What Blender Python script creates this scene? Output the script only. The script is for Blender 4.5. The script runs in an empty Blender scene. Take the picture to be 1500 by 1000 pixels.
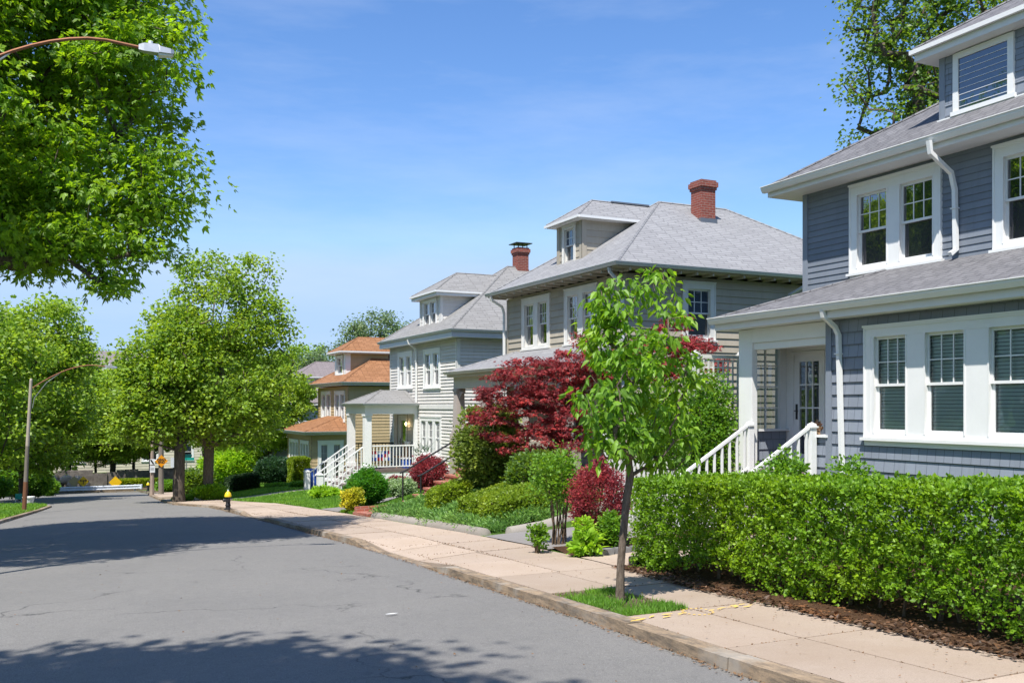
import bpy, math, random
import numpy as np
from mathutils import Vector, Matrix
C = bpy.context.scene.collection
PI = math.pi
R = math.radians
# ---------------------------------------------------------------- camera model (metres; x = across the street, y = down the street)
F_PX, CX, HY, CAMZ = 1400.0, 750.0, 595.0, 1.8
FX, FY = math.sin(R(25.7)), math.cos(R(25.7))
def ratio(px):
    u = (px-CX)/F_PX
    return FX+FY*u, FY-FX*u
def yon(px, X):                       # y on the plane x = X
    a, b = ratio(px); return X*b/a
def xon(px, Y):
    a, b = ratio(px); return Y*a/b
def dep(x, y): return FX*x+FY*y
def zon(py, x, y): return CAMZ+(HY-py)/F_PX*dep(x, y)
def at(px, py, t):
    a, b = ratio(px); return Vector((a*t, b*t, CAMZ+(HY-py)/F_PX*t))
# ---------------------------------------------------------------- terrain
def prof(y):
    if y < 48: return .29-.058*y
    if y < 72: return -2.494-.073*(y-48)
    return -4.246+.004*(y-72)
def ip(y, pts):
    if y <= pts[0][0]: return pts[0][1]
    for (a, va), (b, vb) in zip(pts, pts[1:]):
        if y <= b: return va+(vb-va)*(y-a)/(b-a)
    return pts[-1][1]
XR = [(-30,3.4),(4.68,4.03),(6.9,4.22),(13.1,4.60),(16.3,4.72),(23.2,4.80),(30.4,4.82),(33,4.7),(36.3,3.95),(39,3.9),(48,4.15),(58,4.9),(71.6,5.4)]
XL = [(-30,-3.2),(10,-2.6),(20,-1.9),(29,-1.25),(36,-.3),(39,0),(40.5,-.5),(41.5,-1.6)]
def xr(y): return ip(y, XR)
def xl(y): return ip(y, XL)
def sst(a, b, v):
    v = min(1, max(0, (v-a)/(b-a))); return v*v*(3-2*v)
AMP = [(-10,.1),(10,.12),(12.3,.14),(15.2,.16),(16.4,.65),(23.8,.65),(26,.35),(33,.2),(40,.25),(60,.4)]
def sw(y): return ip(y, [(8, 1.62), (10, 1.85), (13, 2.05), (17, 2.15), (40, 2.1)])        # sidewalk width
def gz(x, y):
    b = prof(y)
    if x > xr(y): return b+.13+ip(y, AMP)*sst(xr(y)+sw(y), xr(y)+5.2, x)
    if x < xl(y): return b+.12+.25*sst(0, 6, xl(y)-x)
    return b
# ---------------------------------------------------------------- materials
MATS = {}
def nodes(name):
    m = bpy.data.materials.new(name); m.use_nodes = True
    nt = m.node_tree; nt.nodes.clear()
    o = nt.nodes.new('ShaderNodeOutputMaterial')
    return m, nt, o
class N:
    def __init__(s, nt): s.nt = nt
    def __call__(s, typ, ins=None, **kw):
        n = s.nt.nodes.new(typ)
        for k, v in kw.items(): setattr(n, k, v)
        for k, v in (ins or {}).items():
            if isinstance(v, bpy.types.NodeSocket): s.nt.links.new(v, n.inputs[k])
            else: n.inputs[k].default_value = v
        return n
def c4(c): return (c[0], c[1], c[2], 1)
def ramp(n, fac, stops):
    r = n('ShaderNodeValToRGB', {0: fac}); e = r.color_ramp.elements
    while len(e) < len(stops): e.new(.5)
    for q, (p, c) in zip(e, stops): q.position = p; q.color = c4(c) if not isinstance(c, (float, int)) else (c, c, c, 1)
    return r.outputs[0]
def mixc(n, fac, a, b, mode='MIX'):
    m = n('ShaderNodeMix', data_type='RGBA', blend_type=mode)
    for k, v in ((0, fac), (6, a), (7, b)):
        if isinstance(v, bpy.types.NodeSocket): n.nt.links.new(v, m.inputs[k])
        else: m.inputs[k].default_value = v if k == 0 else (c4(v) if len(v) == 3 else v)
    return m.outputs[2]
def noise(n, vec, scale, detail=4, rough=.6):
    return n('ShaderNodeTexNoise', {'Vector': vec, 'Scale': scale, 'Detail': detail, 'Roughness': rough}).outputs['Fac']
def bump(n, h, dist, strength=1):
    return n('ShaderNodeBump', {'Height': h, 'Distance': dist, 'Strength': strength}).outputs[0]
def paint(name, col, rough=.5, var=.08, dirt=.12, scale=3, spec=.4):
    m, nt, o = nodes(name); n = N(nt)
    p = n('ShaderNodeNewGeometry').outputs['Position']
    a = noise(n, p, scale, 5); b = noise(n, p, scale*9, 3)
    c = mixc(n, ramp(n, a, [(.35, 0.0), (.75, 1.0)]), col, tuple(v*(1-var*1.6) for v in col))
    c = mixc(n, ramp(n, b, [(.55, 0.0), (.9, dirt)]), c, (col[0]*.45, col[1]*.42, col[2]*.36))
    s = n('ShaderNodeBsdfPrincipled', {'Base Color': c, 'Roughness': rough, 'Specular IOR Level': spec, 'Normal': bump(n, b, .003, .3)})
    nt.links.new(s.outputs[0], o.inputs[0]); MATS[name] = m; return m
def metal(name, col, rough=.4):
    m, nt, o = nodes(name); n = N(nt)
    p = n('ShaderNodeNewGeometry').outputs['Position']
    c = mixc(n, noise(n, p, 12), col, tuple(v*.7 for v in col))
    s = n('ShaderNodeBsdfPrincipled', {'Base Color': c, 'Roughness': rough, 'Metallic': .7})
    nt.links.new(s.outputs[0], o.inputs[0]); MATS[name] = m; return m
def siding(name, col, joints=None, var=.07):                     # joints = shingle (width, height) or None
    m, nt, o = nodes(name); n = N(nt)
    uv = n('ShaderNodeUVMap').outputs[0]
    p = n('ShaderNodeNewGeometry').outputs['Position']
    a = noise(n, p, 1.3, 5); st = n('ShaderNodeMapping', {'Vector': uv, 'Scale': (1.5, 60, 1)}).outputs[0]
    g = noise(n, st, 3, 4)
    c = mixc(n, ramp(n, a, [(.3, 0.0), (.75, 1.0)]), col, tuple(v*(1-2*var) for v in col))
    c = mixc(n, ramp(n, g, [(.45, 0.0), (.8, .25)]), c, tuple(v*.8 for v in col))
    pi_ = n('ShaderNodeNewGeometry').outputs['Random Per Island']; c = mixc(n, 1, c, ramp(n, pi_, [(0, .91), (1, 1.07)]), 'MULTIPLY')
    dr = noise(n, n('ShaderNodeMapping', {'Vector': uv, 'Scale': (5, .5, 1)}).outputs[0], 2, 5, .7); c = mixc(n, ramp(n, dr, [(.5, 0.0), (.8, .35)]), c, (col[0]*.62, col[1]*.6, col[2]*.56))
    h = g
    if joints:
        b = n('ShaderNodeTexBrick', {'Vector': uv, 'Color1': (.93,.93,.93,1), 'Color2': (1.05,1.05,1.05,1), 'Mortar': (.35,.35,.36,1), 'Scale': 1.0, 'Mortar Size': .0035,
              'Brick Width': joints[0], 'Row Height': joints[1], 'Bias': 0.0}, offset=.37, squash=.75, squash_frequency=3)
        c = mixc(n, 1, c, b.outputs[0], 'MULTIPLY')
    s = n('ShaderNodeBsdfPrincipled', {'Base Color': c, 'Roughness': .6, 'Specular IOR Level': .3, 'Normal': bump(n, h, .002, .4)})
    nt.links.new(s.outputs[0], o.inputs[0]); MATS[name] = m; return m
def shingles(name, c1, c2, c3, w=.3, h=.14):
    m, nt, o = nodes(name); n = N(nt)
    uv = n('ShaderNodeUVMap').outputs[0]
    p = n('ShaderNodeNewGeometry').outputs['Position']
    wob = n('ShaderNodeTexNoise', {'Vector': uv, 'Scale': 1.2}).outputs['Color']
    uvw = n('ShaderNodeMapping', {'Vector': uv}).outputs[0]
    add = n('ShaderNodeVectorMath', {0: uvw, 1: n('ShaderNodeVectorMath', {0: wob, 'Scale': .03}, operation='SCALE').outputs[0]}, operation='ADD').outputs[0]
    b = n('ShaderNodeTexBrick', {'Vector': add, 'Color1': c4(c1), 'Color2': c4(c2), 'Mortar': c4(c3), 'Scale': 1.0, 'Mortar Size': .012,
          'Mortar Smooth': .3, 'Brick Width': w, 'Row Height': h, 'Bias': -.1}, offset=.43, squash=.8, squash_frequency=2)
    fine = noise(n, p, 90, 2, .8); big = noise(n, p, .8, 4)
    c = mixc(n, ramp(n, fine, [(.3, 0.0), (.8, .5)]), b.outputs[0], tuple(v*.6 for v in c1))
    c = mixc(n, ramp(n, big, [(.4, 0.0), (.75, .5)]), c, tuple(v*.72 for v in c2))
    sk_ = noise(n, n('ShaderNodeMapping', {'Vector': uv, 'Scale': (1.6, 7.7, 1)}).outputs[0], 1.0, 4, .8); c = mixc(n, ramp(n, sk_, [(.45, 0.0), (.7, .45)]), c, tuple(v*.6 for v in c1))
    hh = n('ShaderNodeMath', {0: b.outputs['Fac'], 1: -1.0}, operation='MULTIPLY').outputs[0]
    s = n('ShaderNodeBsdfPrincipled', {'Base Color': c, 'Roughness': .85, 'Specular IOR Level': .25, 'Normal': bump(n, hh, .012, .8)})
    nt.links.new(s.outputs[0], o.inputs[0]); MATS[name] = m; return m
def brick(name, c1, c2, mort, w=.2, h=.07, size=.006):
    m, nt, o = nodes(name); n = N(nt)
    uv = n('ShaderNodeUVMap').outputs[0]; p = n('ShaderNodeNewGeometry').outputs['Position']
    b = n('ShaderNodeTexBrick', {'Vector': uv, 'Color1': c4(c1), 'Color2': c4(c2), 'Mortar': c4(mort), 'Scale': 1.0, 'Mortar Size': size,
          'Brick Width': w, 'Row Height': h, 'Bias': 0.0})
    c = mixc(n, ramp(n, noise(n, p, 14, 5), [(.35, 0.0), (.8, .6)]), b.outputs[0], tuple(v*.5 for v in c1))
    hh = n('ShaderNodeMath', {0: b.outputs['Fac'], 1: -1.0}, operation='MULTIPLY').outputs[0]
    s = n('ShaderNodeBsdfPrincipled', {'Base Color': c, 'Roughness': .85, 'Normal': bump(n, hh, .01, .8)})
    nt.links.new(s.outputs[0], o.inputs[0]); MATS[name] = m; return m
def leafmat(name, lit, trans, var=.35, dark=None, gloss=.28):
    m, nt, o = nodes(name); n = N(nt)
    g = n('ShaderNodeNewGeometry'); r = g.outputs['Random Per Island']; p = g.outputs['Position']
    lo = tuple(v*(1-var) for v in lit); hi = (lit[0]*(1+var*1.1), lit[1]*(1+var*.7), lit[2]*(1+var*.2))
    c = ramp(n, r, [(0, lo), (.55, lit), (1, hi)])
    lo2 = tuple(v*(1-var) for v in trans); hi2 = tuple(v*(1+var*.8) for v in trans)
    t = ramp(n, r, [(0, lo2), (1, hi2)])
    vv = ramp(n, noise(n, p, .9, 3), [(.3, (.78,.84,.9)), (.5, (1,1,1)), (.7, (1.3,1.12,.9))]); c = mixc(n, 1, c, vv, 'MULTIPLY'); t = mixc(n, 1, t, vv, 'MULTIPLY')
    if dark: c = mixc(n, ramp(n, noise(n, p, 1.4, 3), [(.5, 0.0), (.62, 1.0)]), c, dark)
    d = n('ShaderNodeBsdfPrincipled', {'Base Color': c, 'Roughness': .5, 'Specular IOR Level': gloss})
    tr = n('ShaderNodeBsdfTranslucent', {'Color': t})
    mx = n('ShaderNodeAddShader', {0: d.outputs[0], 1: tr.outputs[0]})
    nt.links.new(mx.outputs[0], o.inputs[0]); MATS[name] = m; return m
def bark(name, a, b, scale=6):
    m, nt, o = nodes(name); n = N(nt)
    p = n('ShaderNodeNewGeometry').outputs['Position']
    st = n('ShaderNodeMapping', {'Vector': p, 'Scale': (scale*2, scale*2, scale*.35)}).outputs[0]
    f = noise(n, st, 2.2, 6, .7)
    c = ramp(n, f, [(.3, a), (.7, b)])
    s = n('ShaderNodeBsdfPrincipled', {'Base Color': c, 'Roughness': .9, 'Specular IOR Level': .15, 'Normal': bump(n, f, .03, .9)})
    nt.links.new(s.outputs[0], o.inputs[0]); MATS[name] = m; return m
def glass(name, tint, refl=.12, dark=False, mul=1.9):
    m, nt, o = nodes(name); n = N(nt)
    p = n('ShaderNodeNewGeometry').outputs['Position']
    nrm = bump(n, noise(n, p, 2.2, 2), .02, .25)
    fr = n('ShaderNodeFresnel', {'IOR': 1.5, 'Normal': nrm}).outputs[0]
    f = n('ShaderNodeMath', {0: fr, 1: mul, 2: refl}, operation='MULTIPLY_ADD', use_clamp=True).outputs[0]
    gl = n('ShaderNodeBsdfGlossy', {'Color': (.95,.97,1,1), 'Roughness': .015, 'Normal': nrm})
    tr = n('ShaderNodeBsdfDiffuse', {'Color': c4(tint)}) if dark else n('ShaderNodeBsdfTransparent', {'Color': c4(tint)})
    mx = n('ShaderNodeMixShader', {0: f, 1: tr.outputs[0], 2: gl.outputs[0]})
    nt.links.new(mx.outputs[0], o.inputs[0]); MATS[name] = m; return m
def asphalt():
    m, nt, o = nodes('asphalt'); n = N(nt)
    p = n('ShaderNodeNewGeometry').outputs['Position']
    f = noise(n, p, 130, 3, .8); f2 = noise(n, p, 45, 3, .7); g = noise(n, p, .55, 5); st = noise(n, n('ShaderNodeMapping', {'Vector': p, 'Scale': (1.4, .12, 1)}).outputs[0], 1.2, 4)
    c = ramp(n, f, [(.3, (.09,.086,.081)), (.52, (.175,.168,.159)), (.72, (.38,.368,.35))])
    c = mixc(n, ramp(n, f2, [(.58, 0.0), (.75, .45)]), c, (.36,.35,.33))
    c = mixc(n, ramp(n, g, [(.35, 0.0), (.7, .38)]), c, (.115,.113,.112))
    c = mixc(n, ramp(n, st, [(.45, 0.0), (.72, .28)]), c, (.165,.158,.15))
    mm = noise(n, p, 7, 6, .75); c = mixc(n, ramp(n, mm, [(.4, 0.0), (.7, .4)]), c, (.215,.206,.193)); m2 = noise(n, p, 19, 4, .8); c = mixc(n, ramp(n, m2, [(.56, 0.0), (.72, .5)]), c, (.075,.074,.072))
    wv = n('ShaderNodeTexNoise', {'Vector': p, 'Scale': 1.4, 'Detail': 5}).outputs['Color']
    pw = n('ShaderNodeVectorMath', {0: p, 1: n('ShaderNodeVectorMath', {0: wv, 'Scale': 1.3}, operation='SCALE').outputs[0]}, operation='ADD').outputs[0]
    v = n('ShaderNodeTexVoronoi', {'Vector': pw, 'Scale': .27}, feature='DISTANCE_TO_EDGE').outputs['Distance']
    ck = ramp(n, v, [(0, 1.0), (.005, 0.0)]); gate = ramp(n, noise(n, p, .6, 2), [(.46, 0.0), (.56, .8)])
    ck = n('ShaderNodeMath', {0: ck, 1: gate}, operation='MULTIPLY').outputs[0]
    c = mixc(n, ck, c, (.03,.03,.03))
    s = n('ShaderNodeBsdfPrincipled', {'Base Color': c, 'Roughness': .85, 'Specular IOR Level': .3, 'Normal': bump(n, f, .006, .6)})
    nt.links.new(s.outputs[0], o.inputs[0]); MATS['asphalt'] = m
def concrete(name, col, warm=.15, perisland=True, scale=1):
    m, nt, o = nodes(name); n = N(nt)
    g = n('ShaderNodeNewGeometry'); p = g.outputs['Position']
    f = noise(n, p, 110*scale, 3, .8); b = noise(n, p, 1.1, 6, .65); sp = noise(n, p, 9, 5, .7)
    c = ramp(n, f, [(.3, tuple(v*.72 for v in col)), (.55, col), (.8, tuple(v*1.2 for v in col))])
    c = mixc(n, ramp(n, b, [(.38, 0.0), (.72, .5)]), c, (col[0]*.74, col[1]*.68, col[2]*.6))
    c = mixc(n, ramp(n, sp, [(.6, 0.0), (.78, .45)]), c, (col[0]*.5, col[1]*.46, col[2]*.42))
    if name == 'kerbstone':
        ed = noise(n, n('ShaderNodeMapping', {'Vector': p, 'Scale': (9, 2.2, 14)}).outputs[0], 1.6, 6, .75)
        c = mixc(n, ramp(n, ed, [(.42, 0.0), (.62, .85)]), c, (.10,.085,.07)); c = mixc(n, ramp(n, b, [(.5, 0.0), (.6, .6)]), c, (.36,.33,.29))
    if perisland: c = mixc(n, .5, c, mixc(n, 1, c, ramp(n, g.outputs['Random Per Island'], [(0, .72), (1, 1.22)]), 'MULTIPLY'))
    s = n('ShaderNodeBsdfPrincipled', {'Base Color': c, 'Roughness': .85, 'Specular IOR Level': .25, 'Normal': bump(n, f, .004, .5)})
    nt.links.new(s.outputs[0], o.inputs[0]); MATS[name] = m; return m
def soil(name, a, b, cc, sc=8):
    m, nt, o = nodes(name); n = N(nt)
    p = n('ShaderNodeNewGeometry').outputs['Position']
    f = noise(n, p, sc, 6, .75); g = noise(n, p, .5, 4)
    c = ramp(n, f, [(.3, a), (.52, b), (.72, cc)])
    c = mixc(n, ramp(n, g, [(.4, 0.0), (.7, .5)]), c, a)
    s = n('ShaderNodeBsdfPrincipled', {'Base Color': c, 'Roughness': .95, 'Specular IOR Level': .1, 'Normal': bump(n, f, .04, .8)})
    nt.links.new(s.outputs[0], o.inputs[0]); MATS[name] = m; return m
def emis(name, col, s):
    m, nt, o = nodes(name); n = N(nt)
    e = n('ShaderNodeEmission', {'Color': c4(col), 'Strength': s}); nt.links.new(e.outputs[0], o.inputs[0]); MATS[name] = m

asphalt()
concrete('sidewalk', (.42,.335,.268)); concrete('kerbstone', (.33,.245,.165)); concrete('cement', (.29,.265,.235)); concrete('granite', (.22,.22,.225))
concrete('drive', (.235,.22,.215), perisland=False, scale=.6)
soil('grass_soil', (.035,.07,.012), (.075,.14,.022), (.13,.17,.05)); soil('mulch', (.035,.018,.010), (.09,.05,.028), (.17,.10,.06), 30)
soil('earth', (.05,.035,.02), (.12,.09,.06), (.2,.16,.11), 14); soil('stone_wall', (.10,.085,.075), (.17,.15,.135), (.26,.23,.2), 3)
paint('white', (.78,.78,.77), .45, .03, .10); paint('white_old', (.70,.69,.66), .6, .08, .3); paint('soffit', (.72,.72,.72), .5, .03, .05)
paint('trim_beige', (.60,.565,.50), .5, .05, .1); paint('post_mauve', (.42,.37,.34), .6, .08, .2); paint('gutter_grey', (.55,.57,.60), .35, .05, .25)
paint('black', (.02,.02,.022), .45, .05, .05); paint('door_dark', (.03,.03,.033), .3); paint('green_frame', (.10,.30,.20), .4)
paint('screen', (.12,.115,.12), .6); paint('curtain', (.62,.60,.56), .9, .08); paint('curtain_grey', (.30,.31,.33), .9, .2, .2); paint('blinds', (.80,.86,.82), .6, .03, .05)
paint('yellow', (.75,.52,.02), .45, .06, .2); paint('sign_yellow', (.80,.48,.01), .4, .03, .03); paint('sign_orange', (.75,.30,.01), .4, .03, .03); paint('sign_back', (.45,.36,.17), .5)
paint('sign_white', (.75,.77,.80), .4); paint('sign_green', (.01,.30,.25), .4); paint('red', (.55,.03,.05), .6); paint('blue', (.03,.10,.45), .6)
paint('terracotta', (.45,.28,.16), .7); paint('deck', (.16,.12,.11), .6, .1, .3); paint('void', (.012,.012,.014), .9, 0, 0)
paint('paint_mark', (.75,.50,.10), .8, .15, .7, 14); paint('cream', (.62,.57,.46), .7, .06, .15); paint('pole', (.35,.27,.22), .7, .15, .4, 2)
paint('concrete_pole', (.42,.36,.30), .8, .12, .3); paint('wood_pole', (.22,.19,.16), .9, .2, .3); paint('litter', (.22,.13,.07), .9, .3, .4, 12)
paint('steel', (.66,.70,.76), .35); metal('alu', (.55,.56,.57), .35); metal('rust', (.30,.14,.08), .7); metal('lead', (.25,.26,.28), .5)
siding('blue_clap', (.195,.22,.262)); siding('blue_shingle', (.245,.275,.33), (.19, .19)); siding('blue_trim', (.23,.26,.31))
siding('beige_clap', (.41,.365,.295)); siding('grey_clap', (.67,.64,.605)); siding('tan_clap', (.46,.35,.20)); siding('white_clap', (.62,.66,.74)); siding('cream_clap', (.62,.57,.46))
shingles('roof_blue', (.15,.148,.156), (.225,.22,.23), (.07,.067,.075), .28, .13)
shingles('roof_beige', (.26,.26,.27), (.33,.33,.34), (.14,.14,.15), .5, .13)
shingles('roof_grey', (.245,.24,.235), (.31,.305,.30), (.145,.14,.14), .5, .13)
shingles('roof_orange', (.27,.125,.055), (.40,.20,.10), (.12,.05,.025), .35, .16)
shingles('roof_brown', (.22,.19,.19), (.27,.23,.23), (.13,.11,.11), .4, .15)
brick('chimney_brick', (.29,.065,.042), (.20,.045,.032), (.35,.26,.22)); brick('step_brick', (.42,.13,.08), (.33,.10,.065), (.45,.34,.28), .21, .075, .006)
glass('glass_clear', (.93,.98,.95), .03, False, 1.2); glass('glass_dark', (.013,.016,.02), .20, True); glass('glass_screen', (.035,.036,.042), .02, True)
glass('glass_blue', (.015,.035,.07), .10, True, 1.3); glass('glass_soft', (.55,.60,.60), .16)
emis('lamp_glow', (1,.72,.35), 14)
bark('bark', (.045,.035,.028), (.17,.14,.11)); bark('bark_pale', (.08,.06,.045), (.26,.205,.16), 12); bark('twig', (.09,.06,.04), (.25,.18,.12), 20)
leafmat('maple_leaf', (.085,.155,.010), (.19,.31,.006)); leafmat('street_leaf', (.115,.19,.02), (.21,.29,.014), .35)
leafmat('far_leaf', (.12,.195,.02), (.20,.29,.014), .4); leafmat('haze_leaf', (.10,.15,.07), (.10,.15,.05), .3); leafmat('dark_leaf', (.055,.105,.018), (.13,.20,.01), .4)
leafmat('young_leaf', (.09,.175,.012), (.17,.29,.008), .35); leafmat('red_leaf', (.20,.026,.031), (.155,.016,.018), .65); leafmat('barberry', (.17,.030,.040), (.16,.025,.03), .45)
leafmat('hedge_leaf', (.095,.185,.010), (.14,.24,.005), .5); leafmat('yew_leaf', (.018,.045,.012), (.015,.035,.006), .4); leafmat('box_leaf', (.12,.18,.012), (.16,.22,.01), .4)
leafmat('lime_leaf', (.15,.26,.015), (.22,.34,.01), .3); leafmat('bush_leaf', (.07,.16,.015), (.12,.22,.01), .4); leafmat('shrub_green', (.035,.13,.012), (.07,.19,.008), .35)
leafmat('gold_leaf', (.30,.30,.025), (.20,.23,.01), .6); leafmat('pale_leaf', (.28,.36,.20), (.15,.22,.07), .35); leafmat('grass_blade', (.09,.19,.02), (.13,.23,.015), .35)
leafmat('juniper', (.10,.20,.045), (.11,.19,.03), .45); leafmat('dead_leaf', (.09,.052,.032), (.03,.015,.01), .6); leafmat('rhodo', (.13,.18,.035), (.13,.17,.02), .45)
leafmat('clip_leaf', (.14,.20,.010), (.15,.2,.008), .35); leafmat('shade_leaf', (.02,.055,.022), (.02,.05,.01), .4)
M = MATS
# ---------------------------------------------------------------- mesh building
def link_mesh(name, V, Fq, mats, mi=None, parent=None, uv=None, smooth=False, org=None):
    """V (n,3), Fq = list of (k, array(m,k)) blocks."""
    me = bpy.data.meshes.new(name)
    V = np.asarray(V, dtype=np.float32).reshape(-1, 3)
    if org is None: org = world(parent) if parent is not None else (0, 0, 0)
    V = V-np.array(org, dtype=np.float32)
    me.vertices.add(len(V)); me.vertices.foreach_set('co', V.ravel())
    loops = np.concatenate([a.ravel() for k, a in Fq]); tot = np.concatenate([np.full(len(a), k) for k, a in Fq])
    me.loops.add(len(loops)); me.loops.foreach_set('vertex_index', loops.astype(np.int32))
    me.polygons.add(len(tot)); st = np.concatenate([[0], np.cumsum(tot)[:-1]])
    me.polygons.foreach_set('loop_start', st.astype(np.int32)); me.polygons.foreach_set('loop_total', tot.astype(np.int32))
    for m in (mats if isinstance(mats, (list, tuple)) else [mats]): me.materials.append(M[m])
    if mi is not None: me.polygons.foreach_set('material_index', np.asarray(mi, dtype=np.int32))
    me.polygons.foreach_set('use_smooth', np.full(len(tot), bool(smooth)))
    me.update(calc_edges=True)
    if uv is not None:
        l = me.uv_layers.new(name='UVMap'); l.data.foreach_set('uv', np.asarray(uv, dtype=np.float32).ravel())
    o = bpy.data.objects.new(name, me); C.objects.link(o)
    if parent is not None: o.parent = parent
    else: o.location = org
    if parent is None and tuple(org) == (0, 0, 0): pass
    return o
def world(o):
    v = Vector(o.location)
    while o.parent: o = o.parent; v += o.location
    return tuple(v)
def tag(o, label=None, cat=None, group=None, kind=None):
    if label: o['label'] = label
    if cat: o['category'] = cat
    if group: o['group'] = group
    if kind: o['kind'] = kind
    return o
def thing(name, label, cat, loc, group=None, rz=0):
    o = bpy.data.objects.new(name, None); C.objects.link(o); o.empty_display_size = .2
    o.location = loc; o.rotation_euler = (0, 0, rz)
    return tag(o, label, cat, group)
class Fr:
    def __init__(s, o, r, n): s.o, s.r, s.n = Vector(o), Vector(r), Vector(n)
    def __call__(s, r, n, z): return s.o+s.r*r+s.n*n+Vector((0, 0, z))
def front(X): return Fr((X, 0, 0), (0, 1, 0), (-1, 0, 0))      # r = world y, n towards the street
def side(Y): return Fr((0, Y, 0), (1, 0, 0), (0, -1, 0))       # r = world x, n towards the camera
class MB:
    def __init__(s): s.V = []; s.F = []; s.UV = []; s.mi = []
    def poly(s, pts, m=0, uv=None):
        pts = [Vector(p) for p in pts]; i = len(s.V); s.V += pts
        s.F.append(list(range(i, i+len(pts)))); s.mi.append(m)
        if uv is None:
            nn = Vector((0, 0, 0))
            for k in range(len(pts)):
                nn += pts[k].cross(pts[(k+1) % len(pts)])
            nn.normalize() if nn.length > 1e-12 else None
            if abs(nn.z) > .999: uu, vv = Vector((1, 0, 0)), Vector((0, 1, 0))
            else:
                uu = Vector((0, 0, 1)).cross(nn).normalized(); vv = nn.cross(uu)
                if vv.z < 0: vv = -vv
            uv = [(p.dot(uu), p.dot(vv)) for p in pts]
        s.UV += uv
    def pane(s, f, r0, r1, n, z0, z1, m=0):              # a pane whose normal points outwards
        q = [f(r0, n, z0), f(r1, n, z0), f(r1, n, z1), f(r0, n, z1)]
        if (q[1]-q[0]).cross(q[2]-q[1]).dot(f.n) < 0: q = q[::-1]
        s.poly(q, m)
    def box(s, x0, x1, y0, y1, z0, z1, m=0): s.fbox(Fr((0,0,0),(1,0,0),(0,1,0)), x0, x1, y0, y1, z0, z1, m)
    def fbox(s, f, r0, r1, n0, n1, z0, z1, m=0):
        c = [f(r, n, z) for z in (z0, z1) for n in (n0, n1) for r in (r0, r1)]
        for q in ((0,2,3,1), (4,5,7,6), (0,1,5,4), (2,6,7,3), (0,4,6,2), (1,3,7,5)): s.poly([c[k] for k in q], m)
    def hexa(s, b, t, m=0):
        k = len(b); s.poly(list(reversed(b)), m); s.poly(t, m)
        for i in range(k): j = (i+1) % k; s.poly([b[i], b[j], t[j], t[i]], m)
    def tube(s, pts, r, n=8, m=0, cap=True, rot=0):
        pts = [Vector(p) for p in pts]; rs = r if isinstance(r, (list, tuple)) else [r]*len(pts); rings = []
        ref = None
        for i, p in enumerate(pts):
            d = (pts[min(i+1, len(pts)-1)]-pts[max(i-1, 0)]).normalized()
            if ref is None: ref = Vector((0,0,1)) if abs(d.z) < .9 else Vector((1,0,0))
            a = (ref-d*ref.dot(d)).normalized(); b = d.cross(a); ref = a
            rings.append([p+(a*math.cos(q)+b*math.sin(q))*rs[i] for q in (2*PI*k/n+rot for k in range(n))])
        for A, B in zip(rings, rings[1:]):
            for k in range(n): j = (k+1) % n; s.poly([A[k], A[j], B[j], B[k]], m)
        if cap: s.poly(list(reversed(rings[0])), m); s.poly(rings[-1], m)
    def lathe(s, c, prof_, n=16, m=0):
        c = Vector(c); rings = [[c+Vector((r*math.cos(2*PI*k/n), r*math.sin(2*PI*k/n), z)) for k in range(n)] for r, z in prof_]
        for A, B in zip(rings, rings[1:]):
            for k in range(n): j = (k+1) % n; s.poly([A[k], A[j], B[j], B[k]], m)
        s.poly(list(reversed(rings[0])), m); s.poly(rings[-1], m)
    def build(s, name, mats, parent=None, smooth=False, bevel=0):
        if not s.F: return None
        org = None
        if parent is None:
            A = np.array([tuple(v) for v in s.V]); org = (float(A[:,0].mean()), float(A[:,1].mean()), float(A[:,2].min()))
        ks = {}
        # keep order: pass blocks per face (grouped by size)
        order = sorted(range(len(s.F)), key=lambda i: len(s.F[i])); blocks = []; cur = None; uv = []; mi = []
        for i in order:
            k = len(s.F[i])
            if k != cur: blocks.append([k, []]); cur = k
            blocks[-1][1].append(s.F[i]); mi.append(s.mi[i]); uv += [s.UV[j] for j in s.F[i]]
        o = link_mesh(name, [tuple(v) for v in s.V], [(k, np.array(a)) for k, a in blocks], mats, mi, parent, uv, False, org)
        if smooth or bevel:
            import bmesh
            bm = bmesh.new(); bm.from_mesh(o.data); bmesh.ops.remove_doubles(bm, verts=bm.verts, dist=1e-5); bmesh.ops.recalc_face_normals(bm, faces=bm.faces)
            if bevel: bmesh.ops.bevel(bm, geom=bm.edges[:], offset=bevel, segments=2, affect='EDGES', clamp_overlap=True)
            bm.to_mesh(o.data); bm.free()
            if smooth:
                for f in o.data.polygons: f.use_smooth = True
                o.data.set_sharp_from_angle(angle=R(35))
        return o
def _each(s, name, mats, parent=None, **k):
    out = []
    for i in range(0, len(s.F), 6):
        q = MB(); base = s.F[i][0]
        q.V = s.V[base:base+24]; q.UV = s.UV[base:base+24]; q.F = [[v-base for v in f] for f in s.F[i:i+6]]; q.mi = s.mi[i:i+6]; out.append(q.build(name, mats, parent, **k))
    return out
MB.each = _each                                   # every six-faced box as a part of its own
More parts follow.
